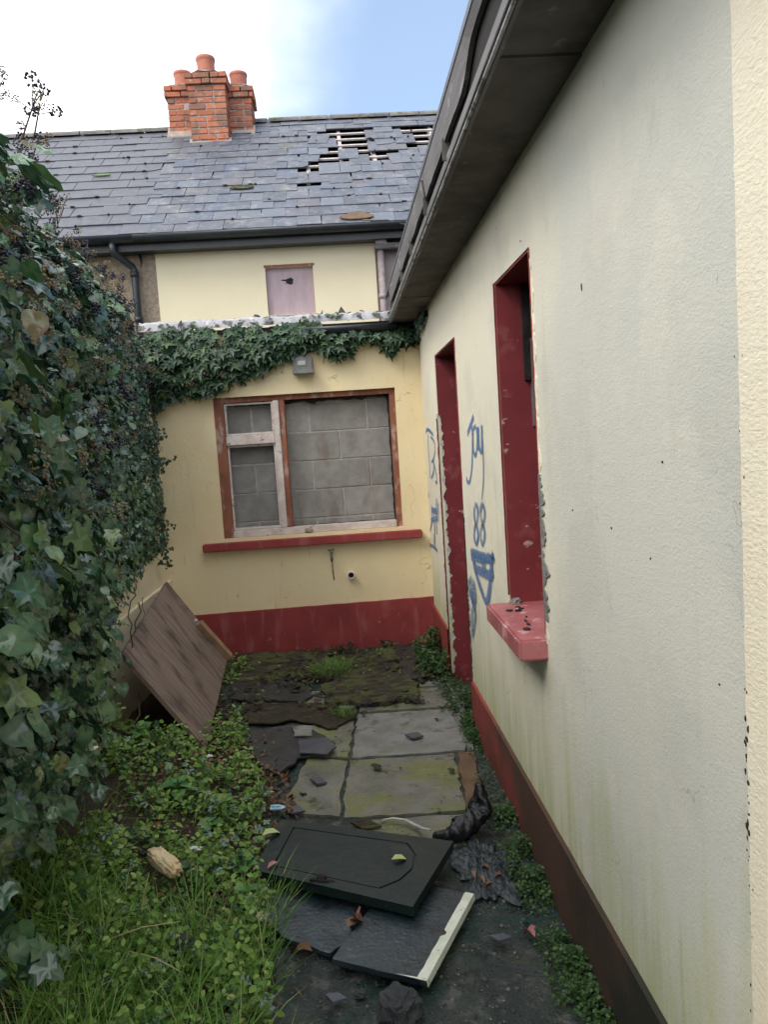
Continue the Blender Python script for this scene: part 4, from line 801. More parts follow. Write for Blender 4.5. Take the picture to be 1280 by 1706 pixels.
# dark lumpy sheet inside, standing in for shade between the leaves
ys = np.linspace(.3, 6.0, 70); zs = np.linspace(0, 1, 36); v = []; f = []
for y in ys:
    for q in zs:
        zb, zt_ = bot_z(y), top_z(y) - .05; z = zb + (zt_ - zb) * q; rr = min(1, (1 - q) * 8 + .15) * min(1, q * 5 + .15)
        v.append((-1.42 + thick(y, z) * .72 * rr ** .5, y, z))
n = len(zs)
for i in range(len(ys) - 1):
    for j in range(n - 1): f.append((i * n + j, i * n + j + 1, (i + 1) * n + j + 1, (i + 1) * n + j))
tm = MB().add(v, f).build('shade_backing', M['mat'], ivy, True); tm['kind'] = 'stuff'
def ivy_points(N, ya=.35, yb=6.0):
    P = []; Nn = []; sc = []
    while len(P) < N:
        y = ya + (yb - ya) * rnd.random(); zb, zt_ = bot_z(y), top_z(y); z = zb + (zt_ - zb + .02) * rnd.random() ** .9; q = (z - zb) / (zt_ - zb)
        if noise.noise(Vector((y * 4.5, z * 4.5, 5))) < -.24 and rnd.random() < .8: continue
        rr = min(1, (1 - q) * 8 + .2) ** .5 * min(1, q * 6 + .2)
        d = thick(y, z) * rr * (1 + rnd.uniform(-.28, .10)) + (rnd.uniform(0, .07) * min(1, (6.1 - y) / 2.5) if rnd.random() < .25 else 0); 
        P.append((-1.41 + d, y, z)); up = .45 + (1.4 if q > .88 else 0) + rnd.uniform(-.6, .9)
        Nn.append((1.0 + rnd.gauss(0, .4), rnd.gauss(-.3, .75), up)); sc.append(float(np.interp(y, [1, 2.4, 3.2, 4, 6], [.052, .050, .046, .041, .032])) * (rnd.uniform(.40, 1.15) if rnd.random() < .90 else rnd.uniform(1.2, 1.6)))
    # leaves over the top of the wall
    return np.array(P), np.array(Nn), np.array(sc)
def place_leaves(tpl, P, Nn, sc, name, m, par, tip=(0.25, 0, -1), spin=.7):
    X, Y, Z = frames(Nn, np.tile(np.array(tip, float), (len(P), 1)), spin)
    return scatter(name, tpl[0], tpl[1], P, X * nr.uniform(.75, 1.15, (len(P), 1)), Y, Z * nr.uniform(.2, 2.2, (len(P), 1)), sc, m, par, True)
P, Nn, sc = ivy_points(27000)
# biggest looking leaves become leaves of their own
dist = np.linalg.norm(P - np.array([0, 0, 1.6]), axis=1); vis = np.array([(Vector(p) - CAM).dot(F) > 0 and abs((Vector(p) - CAM).dot(R_) / max((Vector(p) - CAM).dot(F), .01)) < .50 for p in P])
surf = np.array([p[0] + 1.41 > thick(p[1], p[2]) * .95 for p in P])
big = np.argsort(-(sc / dist) * vis * surf)[:300]
rest = np.setdiff1d(np.arange(len(P)), big)
half = rest[: len(rest) // 2]; half2 = rest[len(rest) // 2:]
for h_, t_ in ((half, IVY_A), (half2, IVY_B)): place_leaves(t_, P[h_], Nn[h_], sc[h_], 'foliage', M['ivy'], ivy)['kind'] = 'stuff'
lm = []
for t_ in (IVY_A, IVY_B):
    me = mesh('leaf', *t_, True); me.materials.append(M['ivy']); me.attributes.new('vein', 'FLOAT', 'POINT').data.foreach_set('value', VEIN[len(t_[0])]); lm.append(me)
def leaf_objects(idx, P, Nn, sc, meshes, par, tip=(.25, 0, -1), spin=.6, grow=1.2):
    X, Y, Z = frames(Nn[idx], np.tile(np.array(tip, float), (len(idx), 1)), spin)
    for k, i in enumerate(idx):
        s = sc[i] * grow; mw = Matrix(((X[k][0] * s, Y[k][0] * s, Z[k][0] * s, P[i][0] + .01), (X[k][1] * s, Y[k][1] * s, Z[k][1] * s, P[i][1]), (X[k][2] * s, Y[k][2] * s, Z[k][2] * s, P[i][2]), (0, 0, 0, 1)))
        link('leaf', meshes[k % len(meshes)], None, par, mw=mw)
leaf_objects(big, P, Nn, sc, lm, ivy)
# wispy runners at the far edge, against the yellow wall
Pw, Nw, sw_ = [], [], []
st = MB()
for i in range(26):
    y = rnd.uniform(5.2, 5.99); z = rnd.uniform(.85, 2.2); x = -1.41 + thick(y, z) * .8; p = Vector((x, y, z)); pts = [p.copy()]; d = Vector((rnd.uniform(.5, 1), rnd.uniform(-.2, .1), rnd.uniform(-.8, .3))).normalized()
    for k in range(rnd.randrange(3, 7)):
        p = p + d * rnd.uniform(.025, .04); d = (d + Vector((rnd.gauss(0, .3), rnd.gauss(0, .15), rnd.gauss(-.12, .3)))).normalized(); p.y = min(p.y, YB - .012); pts.append(p.copy())
        for _ in range(2): Pw.append(tuple(p + Vector((rnd.gauss(0, .01), -.004, rnd.gauss(0, .01))))); Nw.append((rnd.gauss(.2, .4), -1, rnd.gauss(.3, .4))); sw_.append(rnd.uniform(.016, .034))
    st.tube(pts, .0018, 4, False)
for i in range(26):     # woody stems showing between the leaves
    y = rnd.uniform(1.6, 5.0); z = rnd.uniform(.3, 2.3); pts = []; p = Vector((-1.41 + thick(y, z) * 1.0, y, z)); d = Vector((.1, rnd.uniform(-.6, .6), rnd.uniform(-1, .6))).normalized()
    for k in range(9):
        pts.append(p.copy()); p = p + d * .045; d = (d + Vector((rnd.gauss(0, .1), rnd.gauss(0, .35), rnd.gauss(0, .35)))).normalized(); p.x = -1.41 + thick(p.y, p.z) * rnd.uniform(.97, 1.07)
    st.tube(pts, [rnd.uniform(.002, .005)] * 9, 5, False)
st.build('stems', M['stem'], ivy, True)['kind'] = 'stuff'
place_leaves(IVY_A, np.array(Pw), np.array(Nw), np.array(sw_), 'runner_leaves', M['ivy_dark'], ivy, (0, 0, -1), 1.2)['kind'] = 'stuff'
# flower heads and berries
ICO = None
def ico(sub):
    import bmesh
    bm = bmesh.new(); bmesh.ops.create_icosphere(bm, subdivisions=sub, radius=1); v = [tuple(q.co) for q in bm.verts]; f = [tuple(q.index for q in p.verts) for p in bm.faces]; bm.free(); return v, f
ICO = ico(1)
def balls(P, s, name, m, par):
    n = len(P); e = np.eye(3); X = np.tile(e[0], (n, 1)); Y = np.tile(e[1], (n, 1)); Z = np.tile(e[2], (n, 1)); o = scatter(name, ICO[0], ICO[1], P, X, Y, Z, s, m, par, True); o['kind'] = 'stuff'; return o
Pb, sb, Pd, sdd = [], [], [], []; us = MB()
def umbel(c, r, dark):
    for k in range(26):
        d = Vector((rnd.gauss(0, 1), rnd.gauss(0, 1), rnd.gauss(0, 1))).normalized(); q = c + d * r * rnd.uniform(.8, 1)
        (Pb if dark else Pd).append(tuple(q)); (sb if dark else sdd).append(r * rnd.uniform(.17, .24) * (1 if dark else .72))
for i in range(430):
    y = rnd.uniform(1.5, 5.9) if i > 120 else rnd.uniform(1.7, 4.4); q = rnd.random() ** (.30 if i < 420 else 1); zb, zt_ = bot_z(y), top_z(y); z = zb + .25 * (zt_ - zb) + (zt_ - zb) * .77 * q; y += .25 * noise.noise(Vector((i * .37, z, 0)))
    z = min(z, zt_ + .03); qq = (z - zb) / (zt_ - zb); rr = min(1, max(0, (1 - qq)) * 5 + .1) ** .5
    c = Vector((-1.41 + thick(y, z) * rr * 1.10 + .035 + rnd.uniform(-.02, .03), y, z)); dk = noise.noise(Vector((y * 2.5, z * 2.5, 9))) + rnd.gauss(0, .18) > .16
    umbel(c, rnd.uniform(.016, .032), dk)
sprays = [((0, 115), 2.0), ((6, 135), 2.0), ((8, 155), 2.0)]
for j in range(34):     # sprigs reaching up from the top
    y = rnd.uniform(2.2, 5.3) if j > 4 else rnd.uniform(2.5, 3.0); z = top_z(y) - .03; p = Vector((-1.41 + thick(y, z) * rnd.uniform(.5, 1), y, z)); d = Vector((rnd.gauss(.1, .3), rnd.gauss(0, .3), 1)).normalized(); l = rnd.uniform(.07, .16)
    us.tube([p, p + d * l * .5, p + d * l], [.003, .0025, .002], 5)
    for k in range(4):
        e = p + d * l + Vector((rnd.gauss(0, .03), rnd.gauss(0, .03), rnd.gauss(0, .03))); us.tube([p + d * l * .7, e], .0014, 4); umbel(e, rnd.uniform(.014, .022), rnd.random() < .6)
us.build('flower_stalks', M['stem'], ivy, True)['kind'] = 'stuff'
balls(np.array(Pb), np.array(sb), 'berries', M['berry'], ivy); balls(np.array(Pd), np.array(sdd), 'dry_flower_heads', M['dry'], ivy)
# hanging sprig at the top left edge
sp = empty('ivy_sprig', (-.92, 1.95, 2.55), 'thin sprig of dark ivy berries reaching up beyond the left edge of the roof', 'ivy sprig')
Pb, sb, Pd, sdd = [], [], [], []; us = MB(); a = at(-30, 330, 0, -.93)
pts = [a, at(-26, 230, 0, -.93), at(-14, 160, 0, -.93), at(-2, 118, 0, -.93)]; us.tube(pts, [.005, .004, .003, .002], 6)
for q in ((4, 116), (8, 128), (2, 140), (10, 154), (0, 160), (-8, 130)):
    e = at(q[0], q[1], 0, -.93); us.tube([pts[2], e], .0014, 4); umbel(e, .010, True)
us.build('stalk', M['stem'], sp, True); balls(np.array(Pb), np.array(sb), 'berries', M['berry'], sp)

# ================================================================== IVY HANGING FROM THE EXTENSION ROOF
iv2 = empty('ivy', (-.4, YB - .05, 2.1), 'dark star leaved ivy hanging in a fringe over the top of the yellow extension wall', 'ivy')
def fringe(x): return float(np.interp(x, [-1.41, -1.2, -.98, -.85, -.72, -.55, -.38, -.30, -.15, -.02, .08, .2, .3, .40, .5, .627], [1.93, 2.0, 2.03, 2.10, 2.13, 2.20, 2.25, 2.32, 2.33, 2.22, 2.26, 2.36, 2.34, 2.24, 2.32, 2.34]))
Pf, Nf, sf = [], [], []
for i in range(2600):
    x = rnd.uniform(-1.42, .62); lo = fringe(x) + .03 * noise.noise(Vector((x * 22, 1, 0))); hi = 2.515 + .03 * noise.noise(Vector((x * 6, 5, 0))) - (.06 if x > -.1 else 0); q = rnd.random() ** .8
    if x > -.12 and rnd.random() < .68: continue
    if noise.noise(Vector((x * 5, 3.3, 0))) * .5 + .62 < q * .6 and x > -.9: continue
    if rnd.random() > .75 and abs(x + .26) < .1: continue
    if abs(x + .26) < .10 and lo + (hi - lo) * q < 2.29: continue
    z = lo + (hi - lo) * q; dep = .015 + .13 * (1 - abs(q - .55) * 1.2) * rnd.random()
    Pf.append((x, YB - dep - .008, z)); Nf.append((rnd.gauss(0, .35), -1, rnd.gauss(.55, .4))); sf.append(rnd.uniform(.045, .088))
for i in range(60):
    x = rnd.uniform(-1.4, .55); Pf.append((x, YB + rnd.uniform(-.08, .02), 2.54 + rnd.uniform(0, .04))); Nf.append((rnd.gauss(0, .5), -.6, 1)); sf.append(rnd.uniform(.03, .055))
for i in range(60):      # creeping along the corner under the wing eaves
    y = rnd.uniform(5.3, 6.0); Pf.append((XW - rnd.uniform(.01, .05), y, 2.45 - rnd.random() * .16 * (y - 5.1))); Nf.append((-1, rnd.gauss(-.5, .3), rnd.gauss(.3, .3))); sf.append(rnd.uniform(.03, .06))
Pf, Nf, sf = np.array(Pf), np.array(Nf), np.array(sf)
front = np.argsort(Pf[:, 1])[:220]; rest = np.setdiff1d(np.arange(len(Pf)), front)
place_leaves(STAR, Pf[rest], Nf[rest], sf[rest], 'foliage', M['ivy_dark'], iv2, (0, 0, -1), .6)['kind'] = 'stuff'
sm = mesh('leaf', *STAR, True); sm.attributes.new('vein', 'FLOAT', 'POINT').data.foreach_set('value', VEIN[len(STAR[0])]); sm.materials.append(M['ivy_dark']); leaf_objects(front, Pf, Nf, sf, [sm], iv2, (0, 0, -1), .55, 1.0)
st = MB()
for x0, dx in ((-.05, -.06), (.10, .0), (-1.15, .1), (-.35, -.12), (.28, .1), (-.9, .05), (-1.3, .03)):
    p = [(x0, YB - .05, 2.45), (x0 + dx * .5, YB - .06, 2.32), (x0 + dx, YB - .03, 2.18 + .05 * rnd.random())]; st.tube(p, .003, 5, False)
st.build('stems', M['stem'], iv2, True)['kind'] = 'stuff'
Pd, sdd = [], []; Pb, sb = [], []
for i in range(16): umbel(Vector((rnd.choice((-1.3, -1.22, -.85, -.95, -.3, -1.15)) + rnd.gauss(0, .05), YB - .12, rnd.uniform(2.05, 2.5))), .02, False)
balls(np.array(Pd), np.array(sdd), 'dry_flower_heads', M['dry'], iv2)

# ================================================================== LEANING BOARD
T, Lc, B_ = Vector((-1.30, 5.485, .714)), Vector((-1.20, 3.949, .607)), Vector((-.848, 4.094, .02)); Rc = T + B_ - Lc; Rc.z -= .02
nb = ((B_ - T).cross(Rc - T)).normalized(); nb = nb if nb.x > 0 else -nb
lb = empty('leaning_board', B_, 'large weathered brown wooden board leaning on the left wall at the end of the yard', 'board')
ax = (B_ - Lc).normalized(); ay = nb.cross(ax).normalized(); fr = Matrix((ax, ay, nb)).transposed().to_4x4(); fr.translation = T; fi = fr.inverted()
P = [fi @ q for q in (T, Lc, B_, Rc)]; P = [Vector((q.x, q.y, 0)) for q in P]; P = outline(P, .0022, .03, 3)
bm2 = MB().prism(P, (0, 0, -.022)); me = mesh('sheet', bm2.v, bm2.f); import bmesh
bb = bmesh.new(); bb.from_mesh(me); bmesh.ops.recalc_face_normals(bb, faces=bb.faces); bb.to_mesh(me); bb.free()
link('sheet', me, M['plank'], lb, mw=fr)
a = at(327, 1052, 1, 5.72); c = G(372, 1112, .03)
q = empty('timber_offcut', c, 'short brown timber offcut lying against the right edge of the leaning board', 'timber')
dL = (Lc - T).normalized(); A_, C_ = T.lerp(Rc, .50) + nb * .022 + dL * .13, T.lerp(Rc, 1.0) + nb * .022 + dL * .055
MB().prism([A_ - dL * .045 - nb * .018, A_ + dL * .045 - nb * .018, C_ + dL * .04 - nb * .018, C_ - dL * .04 - nb * .018], nb * .042).build('offcut', M['batten_wood'], q)
sc_ = tag(MB().add(*lumpy(A_ + Vector((-.01, -.03, .03)), (.013, .01, .012), 3, 1, .3)).build('scrap', M['white_scrap']), 'tiny white scrap at the top end of the timber offcut', 'scrap')

# ================================================================== DEBRIS
def sheet(px, name, m, label, cat, z=.02, th=.012, jag_=.012, tilt=(0, 0), seed=0, group=None):
    P = outline([G(x, y, z) for x, y in px], jag_, .03, seed); c = sum(P, Vector()) / len(P); base = Vector((c.x, c.y, 0))
    n = len(P); rings = 3; V = []
    for r in (1, .72, .4):
        for p in P:
            q = c.lerp(p, r); V.append(Vector((q.x, q.y, q.z + (q.x - c.x) * tilt[0] + (q.y - c.y) * tilt[1] + .006 * noise.noise(q * 9 + Vector((seed, 0, 0))))))
    V.append(c.copy()); fs = []
    for k in range(2):
        for i in range(n): fs.append([k * n + i, k * n + (i + 1) % n, (k + 1) * n + (i + 1) % n, (k + 1) * n + i])
    for i in range(n): fs.append([2 * n + i, 2 * n + (i + 1) % n, 3 * n])
    N0 = len(V); V += [v_ - Vector((0, 0, th)) for v_ in V[:n]]
    for i in range(n): fs.append([i, (i + 1) % n, N0 + (i + 1) % n, N0 + i])
    fs.append([N0 + i for i in range(n)])
    me = mesh(name, [q - base for q in V], fs); o = link(name, me, m, None, base)
    import bmesh
    bm = bmesh.new(); bm.from_mesh(me); bmesh.ops.recalc_face_normals(bm, faces=bm.faces); bm.to_mesh(me); bm.free()
    return tag(o, label, cat, group)
sheet([(395, 1092), (520, 1086), (560, 1098), (660, 1080), (662, 1112), (640, 1130), (520, 1128), (400, 1132)], 'rotten_plank', M['rot'], 'long mossy rotten plank lying along the foot of the red plinth', 'plank', .035, .03, .02, (0, .03), 1)
sheet([(388, 1134), (512, 1128), (520, 1158), (505, 1168), (380, 1164)], 'felt_sheet', M['felt'], 'flat black felt strip in front of the mossy plank, beside the leaning board', 'felt', .022, .01, .012, (0, 0), 2)
sheet([(560, 1126), (650, 1118), (700, 1138), (698, 1160), (640, 1170), (540, 1168), (535, 1140)], 'rotten_plank', M['rot'], 'wide crumbling brown board right of the grass tuft, near the doorway', 'plank', .034, .022, .02, (.02, 0), 3)
sheet([(650, 1078), (700, 1074), (712, 1110), (705, 1134), (672, 1120), (662, 1100)], 'felt_sheet', M['felt'], 'small black felt piece in the far right corner below the plinth', 'felt', .03, .012, .012, (0, .02), 4)
sheet([(420, 1216), (500, 1206), (560, 1238), (548, 1256), (500, 1262), (470, 1286), (432, 1276), (412, 1244)], 'felt_sheet', M['felt'], 'jagged black felt piece on the slabs right of the leaning board', 'felt', .026, .01, .014, (0, 0), 5)
sheet([(498, 1232), (548, 1230), (560, 1242), (545, 1256), (500, 1254)], 'broken_slate', M['new_slate'], 'grey broken slate lying on the jagged black felt piece', 'slate', .042, .008, .004, (0, 0), 6)
sheet([(484, 1210), (518, 1208), (520, 1224), (492, 1226)], 'paper_scrap', M['pale_slab'], 'pale crumpled paper at the top of the jagged felt piece', 'paper', .034, .004, .008, (0, 0), 7)
sheet([(410, 1170), (560, 1172), (600, 1190), (560, 1212), (490, 1200), (408, 1204)], 'mud_patch', M['soil'], 'brown mud patch between the felt strip and the slabs', 'mud', .020, .008, .025, (0, 0), 8)
for px, py, w_, h_, lab, mm in ((610, 1372, 26, 8, 'thin sliver of rotten wood on the slab above the cupboard door', 'rot'), (445, 1182, 36, 10, 'brown wood splinter on the mud beside the felt strip', 'rot'), (655, 1160, 22, 8, 'small board chip at the right end of the mud', 'rot'),
        (530, 1300, 14, 6, 'slate chip on the mossy left slab', 'new_slate'), (690, 1225, 16, 5, 'dark chip on the pale slab', 'new_slate'), (490, 1400 - 52, 18, 6, 'slate chip above the left corner of the cupboard door', 'new_slate'), (835, 1560, 20, 8, 'flat dark slate chip on the yard right of the white edging', 'new_slate'), (560, 1660, 18, 8, 'dark slate chip at the bottom of the yard', 'new_slate')):
    sheet([(px - w_, py - h_ * .4), (px + w_ * .3, py - h_), (px + w_, py + h_ * .2), (px - w_ * .2, py + h_)], 'wood_chip' if mm == 'rot' else 'slate_chip', M[mm], lab, 'chip', .022, .008, .006, (0, 0), px)
n = 700; pp = []
while len(pp) < n:
    x, y = rnd.uniform(-.95, .6), rnd.uniform(3.3, 5.98)
    if rnd.random() < (.05 if y < 4.4 else .9) * max(0, .4 + 1.5 * noise.noise(Vector((x * 3, y * 3, 11)))): pp.append((x, y, .012 + rnd.uniform(.0, .035 if y > 4.4 else .008)))
pp = np.array(pp); a = nr.uniform(0, 6.28, n); X, Y, Z = frames(np.stack([nr.normal(0, .25, n), nr.normal(0, .25, n), np.ones(n)], 1), np.stack([np.cos(a), np.sin(a), 0 * a], 1), .2)
CH_ = ([(-.5, 0, 0), (.4, -.1, 0), (.55, .5, 0), (.1, .9, 0), (-.45, .6, 0), (-.5, 0, .16), (.4, -.1, .16), (.55, .5, .16), (.1, .9, .16), (-.45, .6, .16)], [(9, 8, 7, 6, 5)[::-1]] + [(i, (i + 1) % 5, 5 + (i + 1) % 5, 5 + i) for i in range(5)])
tag(scatter('rubble', CH_[0], CH_[1], pp, X, Y, Z, nr.uniform(.008, .04, n) * np.where(nr.random(n) < .12, 1.8, 1), M['rot']), 'rotten chips and crumbs littering the far end of the yard', 'rubble', kind='stuff')
# two lower boards and the door panel
sheet([(455, 1462), (600, 1500), (606, 1540), (548, 1592), (470, 1560), (412, 1496)], 'dark_board', M['blue_board'], 'wet blue black board under the left half of the panelled door', 'board', .030, .014, .006, (0, 0), 10)
zb = .045
c1, c2, c3 = G(790, 1490, zb), G(711, 1636, zb), G(553, 1597, zb); c4 = c1 + (c3 - c2) * .98
wb_ = empty('dark_board', c2, 'wet dark board with a dirty white edge strip, lying nearest the camera', 'board')
MB().prism(outline([c1, c2, c3, c4], .0015, .05, 2), (0, 0, -.018)).build('sheet', M['blue_board'], wb_)
inn = lambda a, k: Vector((a.x, a.y, zb + .0005 + k))
d12 = (c3 - c2).normalized(); d_ = (c1 - c2).normalized(); W_ = .034
P = []
n = 40
for i in range(n + 1): P.append(inn(c2.lerp(c1, i / n) , .0025) + Vector((0, 0, 0)))
Pi = []
for i in range(n + 1):
    wv = W_ * .9 * (1 + .09 * noise.noise(Vector((i * .3, 0, 0)))) * (.6 if 18 < i < 21 else 1)
    Pi.append(inn(c2.lerp(c1, i / n) + d12 * wv, .0025))
b = MB(); e = [q + (c2 - c3).normalized() * .004 - Vector((0, 0, .02)) for q in P]; V = e + P + Pi; n1 = n + 1
b.add(V, [(i, i + 1, n1 + i + 1, n1 + i) for i in range(n)] + [(n1 + i, n1 + i + 1, 2 * n1 + i + 1, 2 * n1 + i) for i in range(n)])
V2 = []
m_ = 12
for i in range(m_ + 1): q = c2.lerp(c3, i / m_ * .32); V2 += [inn(q, .0024), inn(q + d_ * .010 * (1 - i / m_), .0024)]
b.add(V2, [(2 * i, 2 * i + 1, 2 * i + 3, 2 * i + 2) for i in range(m_)])
b.build('edge_strip', M['white_edge'], wb_)
zd = .092
q1, q2, q3 = G(756, 1404, zd), G(688, 1514, zd), G(424, 1452, zd - .02); q4 = G(468, 1367, zd - .024); n_ = (q2 - q3).cross(q4 - q3).normalized(); d_q = (q1 - CAM).normalized(); q1 = CAM + d_q * ((q3 - CAM).dot(n_) / d_q.dot(n_))
dp = empty('cupboard_door', q2 - Vector((0, 0, .03)), 'wet dark cupboard door with a grooved arched panel lying on top of the lower boards', 'cupboard door')
nD = (q1 - q2).cross(q3 - q2).normalized(); nD = nD if nD.z > 0 else -nD
MB().prism(outline([q1, q2, q3, q4], .0012, .06, 4), -nD * .026).build('backing', M['door_panel'], dp)
def uv(u, w): return q3 * ((1 - u) * (1 - w)) + q2 * (u * (1 - w)) + q4 * ((1 - u) * w) + q1 * (u * w)
inner = [(.10, .13), (.30, .13), (.55, .13), (.78, .13), (.86, .30), (.89, .5), (.86, .70), (.78, .87), (.55, .87), (.30, .87), (.10, .87), (.10, .5)]
outer = [(.0, .0), (.30, 0), (.55, 0), (.78, 0), (1, 0), (1, .5), (1, 1), (.78, 1), (.55, 1), (.30, 1), (0, 1), (0, .5)]
def shrink(k): return [(.49 + (u - .49) * (1 - k / .5 * .5), .5 + (w_ - .5) * (1 - k)) for u, w_ in inner]
t = nD * .006; n = len(inner); b = MB(); A = [uv(*q) + nD * .0004 for q in outer]; I_ = [uv(*q) + nD * .0004 for q in inner]
V = [q + t for q in A] + [q + t for q in I_] + A + I_
b.add(V, [(i, (i + 1) % n, n + (i + 1) % n, n + i) for i in range(n)] + [(i, (i + 1) % n, 2 * n + (i + 1) % n, 2 * n + i) for i in range(n)] + [(n + i, n + (i + 1) % n, 3 * n + (i + 1) % n, 3 * n + i) for i in range(n)])
b.build('frame', M['door_panel'], dp)
i2 = shrink(.035); MB().prism([uv(*q) + nD * .0004 for q in i2], nD * .0055).build('raised_panel', M['door_panel'], dp)
hc = uv(.44, .06) + nD * .008
MB().add(*lumpy(hc, (.05, .008, .008), 2, 2, .4, rot=-.3)).add(*lumpy(hc + Vector((.0, .01, .006)), (.018, .014, .012), 5, 2, .4)).build('handle', M['charred'], dp)
# leaves and bits lying on the panel and yard
def dead(px, py, z, s, mname, label, name='fallen_leaf', cat='leaf', rot=None, tpl=OVAL, group=None, curl=1.0):
    p = G(px, py, z); me = mesh(name, [(x, y, zz * curl * 2.2 + .10 * abs(x)) for x, y, zz in tpl[0]], tpl[1], True)
    o = link(name, me, M[mname], None, mw=Matrix.Translation(p) @ Matrix.Rotation(rot if rot is not None else rnd.uniform(0, 6), 4, 'Z') @ Matrix.Rotation(rnd.uniform(-.12, .12), 4, 'X') @ Matrix.Scale(s, 4))
    return tag(o, label, cat, group)
dead(652, 1432, .103, .062, 'pale_leaf', 'pale green fallen leaf lying on the grooved cupboard door', rot=-1.4)
dead(463, 1436, .09, .045, 'red_leaf', 'small pinkish red leaf at the left end of the cupboard door', rot=2.2)
dead(596, 1530, .06, .065, 'red_leaf', 'pinkish curled leaf poking from under the cupboard door', rot=.2, curl=3)
dead(606, 1536, .055, .06, 'dead_leaf', 'tan curled leaf between the two lower boards', rot=1.0, curl=2.5)
dead(578, 1545, .055, .075, 'dead_leaf', 'long brown leaf lying over the gap between the lower boards', rot=-.7)
dead(521, 1585, .03, .07, 'dead_leaf', 'orange brown leaf at the weedy edge below the left dark board', rot=1.3, curl=2)
dead(892, 1562, .02, .06, 'red_leaf', 'crumpled pinkish leaf by the weeds at the foot of the near plinth', rot=.4, curl=3)
dead(436, 1392, .09, .085, 'pale_leaf', 'pale green leaf hanging over the left corner of the cupboard door', rot=-1.1)
for px, py, wh in ((800, 1460, 'middle of the row'), (786, 1452, 'leftmost'), (822, 1472, 'lowest'), (838, 1458, 'rightmost'), (814, 1446, 'topmost')):
    dead(px, py, .035, .032, 'dead_leaf', 'small brown leaf on the crumpled black plastic, %s of the five' % wh, group='leaves on the crumpled plastic', curl=2.5)
for px, py, s, lab in ((360, 1268, .05, 'brown leaf just right of the white scrap at the foot of the leaning board'), (395, 1290, .05, 'brown leaf on the soil halfway between leaning board and blue scrap'), (430, 1302, .055, 'larger brown leaf below the jagged black felt piece'),
        (445, 1326, .05, 'brown leaf just above the tiny white scrap on the soil'), (405, 1345, .045, 'small brown leaf left of the tiny white scrap'), (478, 1330, .05, 'brown leaf at the edge of the slab above the blue scrap'), (300, 1290, .05, 'brown leaf in the weeds above the green rosette'),
        (415, 1398, .05, 'tan leaf touching the left corner of the cupboard door'), (410, 1258, .04, 'small brown leaf left of the jagged black felt piece'), (425, 1370, .06, 'broad orange brown leaf above the left corner of the cupboard door')):
    q = G(px, py, 0); dead(px, py, max(.02, ground_h(q.x, q.y) + .035), s, 'dead_leaf', lab, group='dead leaves on the soil', curl=2)
n = 1500; pp = []
while len(pp) < n:
    x, y = rnd.uniform(-1.0, .1), rnd.uniform(2.6, 4.8); e_ = edge_x(y)
    if abs(x - e_) < .16 + .1 * noise.noise(Vector((x * 5, y * 5, 0))) or (x < e_ and rnd.random() < .35 and not (y > 3.98 and x < -.86)): pp.append((x, y, ground_h(x, y) + rnd.uniform(.004, .035)))
pp = np.array(pp); a = nr.uniform(0, 6.28, n); X, Y, Z = frames(np.stack([nr.normal(0, .5, n), nr.normal(0, .5, n), np.ones(n)], 1), np.stack([np.cos(a), np.sin(a), 0 * a], 1), .2)
tag(scatter('leaf_litter', OVAL[0], OVAL[1], pp, X, Y, Z * 2.5, nr.uniform(.012, .038, n), M['dead_leaf']), 'rotting brown leaf litter along the edge between weeds and slabs', 'leaf litter', kind='stuff')
# crumpled plastic film
P0 = [(770, 1395), (835, 1392), (860, 1430), (848, 1490), (812, 1500), (778, 1478), (752, 1440)]
c = G(805, 1445, 0); b = MB(); n = 44; v = []; fs = []
for j in range(n):
    for i in range(n):
        u, w_ = i / (n - 1) * 2 - 1, j / (n - 1) * 2 - 1; r = max(abs(u), abs(w_)); th = atan2(w_, u)
        R = r * (1 + .75 * noise.noise(Vector((cos(th) * 1.9, sin(th) * 1.9, 4))) + .3 * noise.noise(Vector((cos(th) * 5, sin(th) * 5, 8))))
        x, y = c.x + R * cos(th) * .115, c.y + R * sin(th) * .24
        rid = 1 - abs(noise.noise(Vector((x * 13 + y * 4, y * 9, 1)))) * 3; rid2 = 1 - abs(noise.noise(Vector((x * 30, y * 30 + x * 9, 6)))) * 2.6
        v.append((x, y, .006 + (.018 * max(rid, 0) + .012 * max(rid2, 0)) * (1 - r ** 4)))
fs = [(j * n + i, j * n + i + 1, (j + 1) * n + i + 1, (j + 1) * n + i) for j in range(n - 1) for i in range(n - 1)]
me = mesh('plastic_sheet', [Vector(q) - Vector((c.x, c.y, 0)) for q in v], fs, False); tag(link('plastic_sheet', me, M['film'], None, Vector((c.x, c.y, 0))), 'crumpled dark plastic sheet on the path between the cupboard door and the wall weeds', 'plastic')
# black bag
pts = [G(722, 1392, .03), G(745, 1392, .035), G(768, 1384, .05), G(788, 1368, .06), G(800, 1356, .07)]
pts += [pts[-1] + Vector((.008, .02, .06)), pts[-1] + Vector((.0, .03, .115))]
b = MB(); Q = []; rr = []
for i in range(len(pts) - 1):
    for k in range(7): Q.append(pts[i].lerp(pts[i + 1], k / 7)); rr.append(float(np.interp(i + k / 7, [0, 1, 2.5, 4, 5, 6], [.010, .024, .036, .042, .028, .014])))
Q.append(pts[-1]); rr.append(.018); b.tube(Q, rr, 20)
for i, q in enumerate(b.v):
    k = min(i // 20, len(Q) - 1); ax = Q[k]; d = q - ax; wob = 1 + .7 * noise.noise(q * 22) + 1.0 * (.3 - abs(noise.noise(Vector((q.x * 50, q.y * 50, q.z * 22))))); b.v[i] = ax + d * wob; b.v[i].z = max(b.v[i].z, .008)
bagc = pts[3].copy(); bagc.z = 0
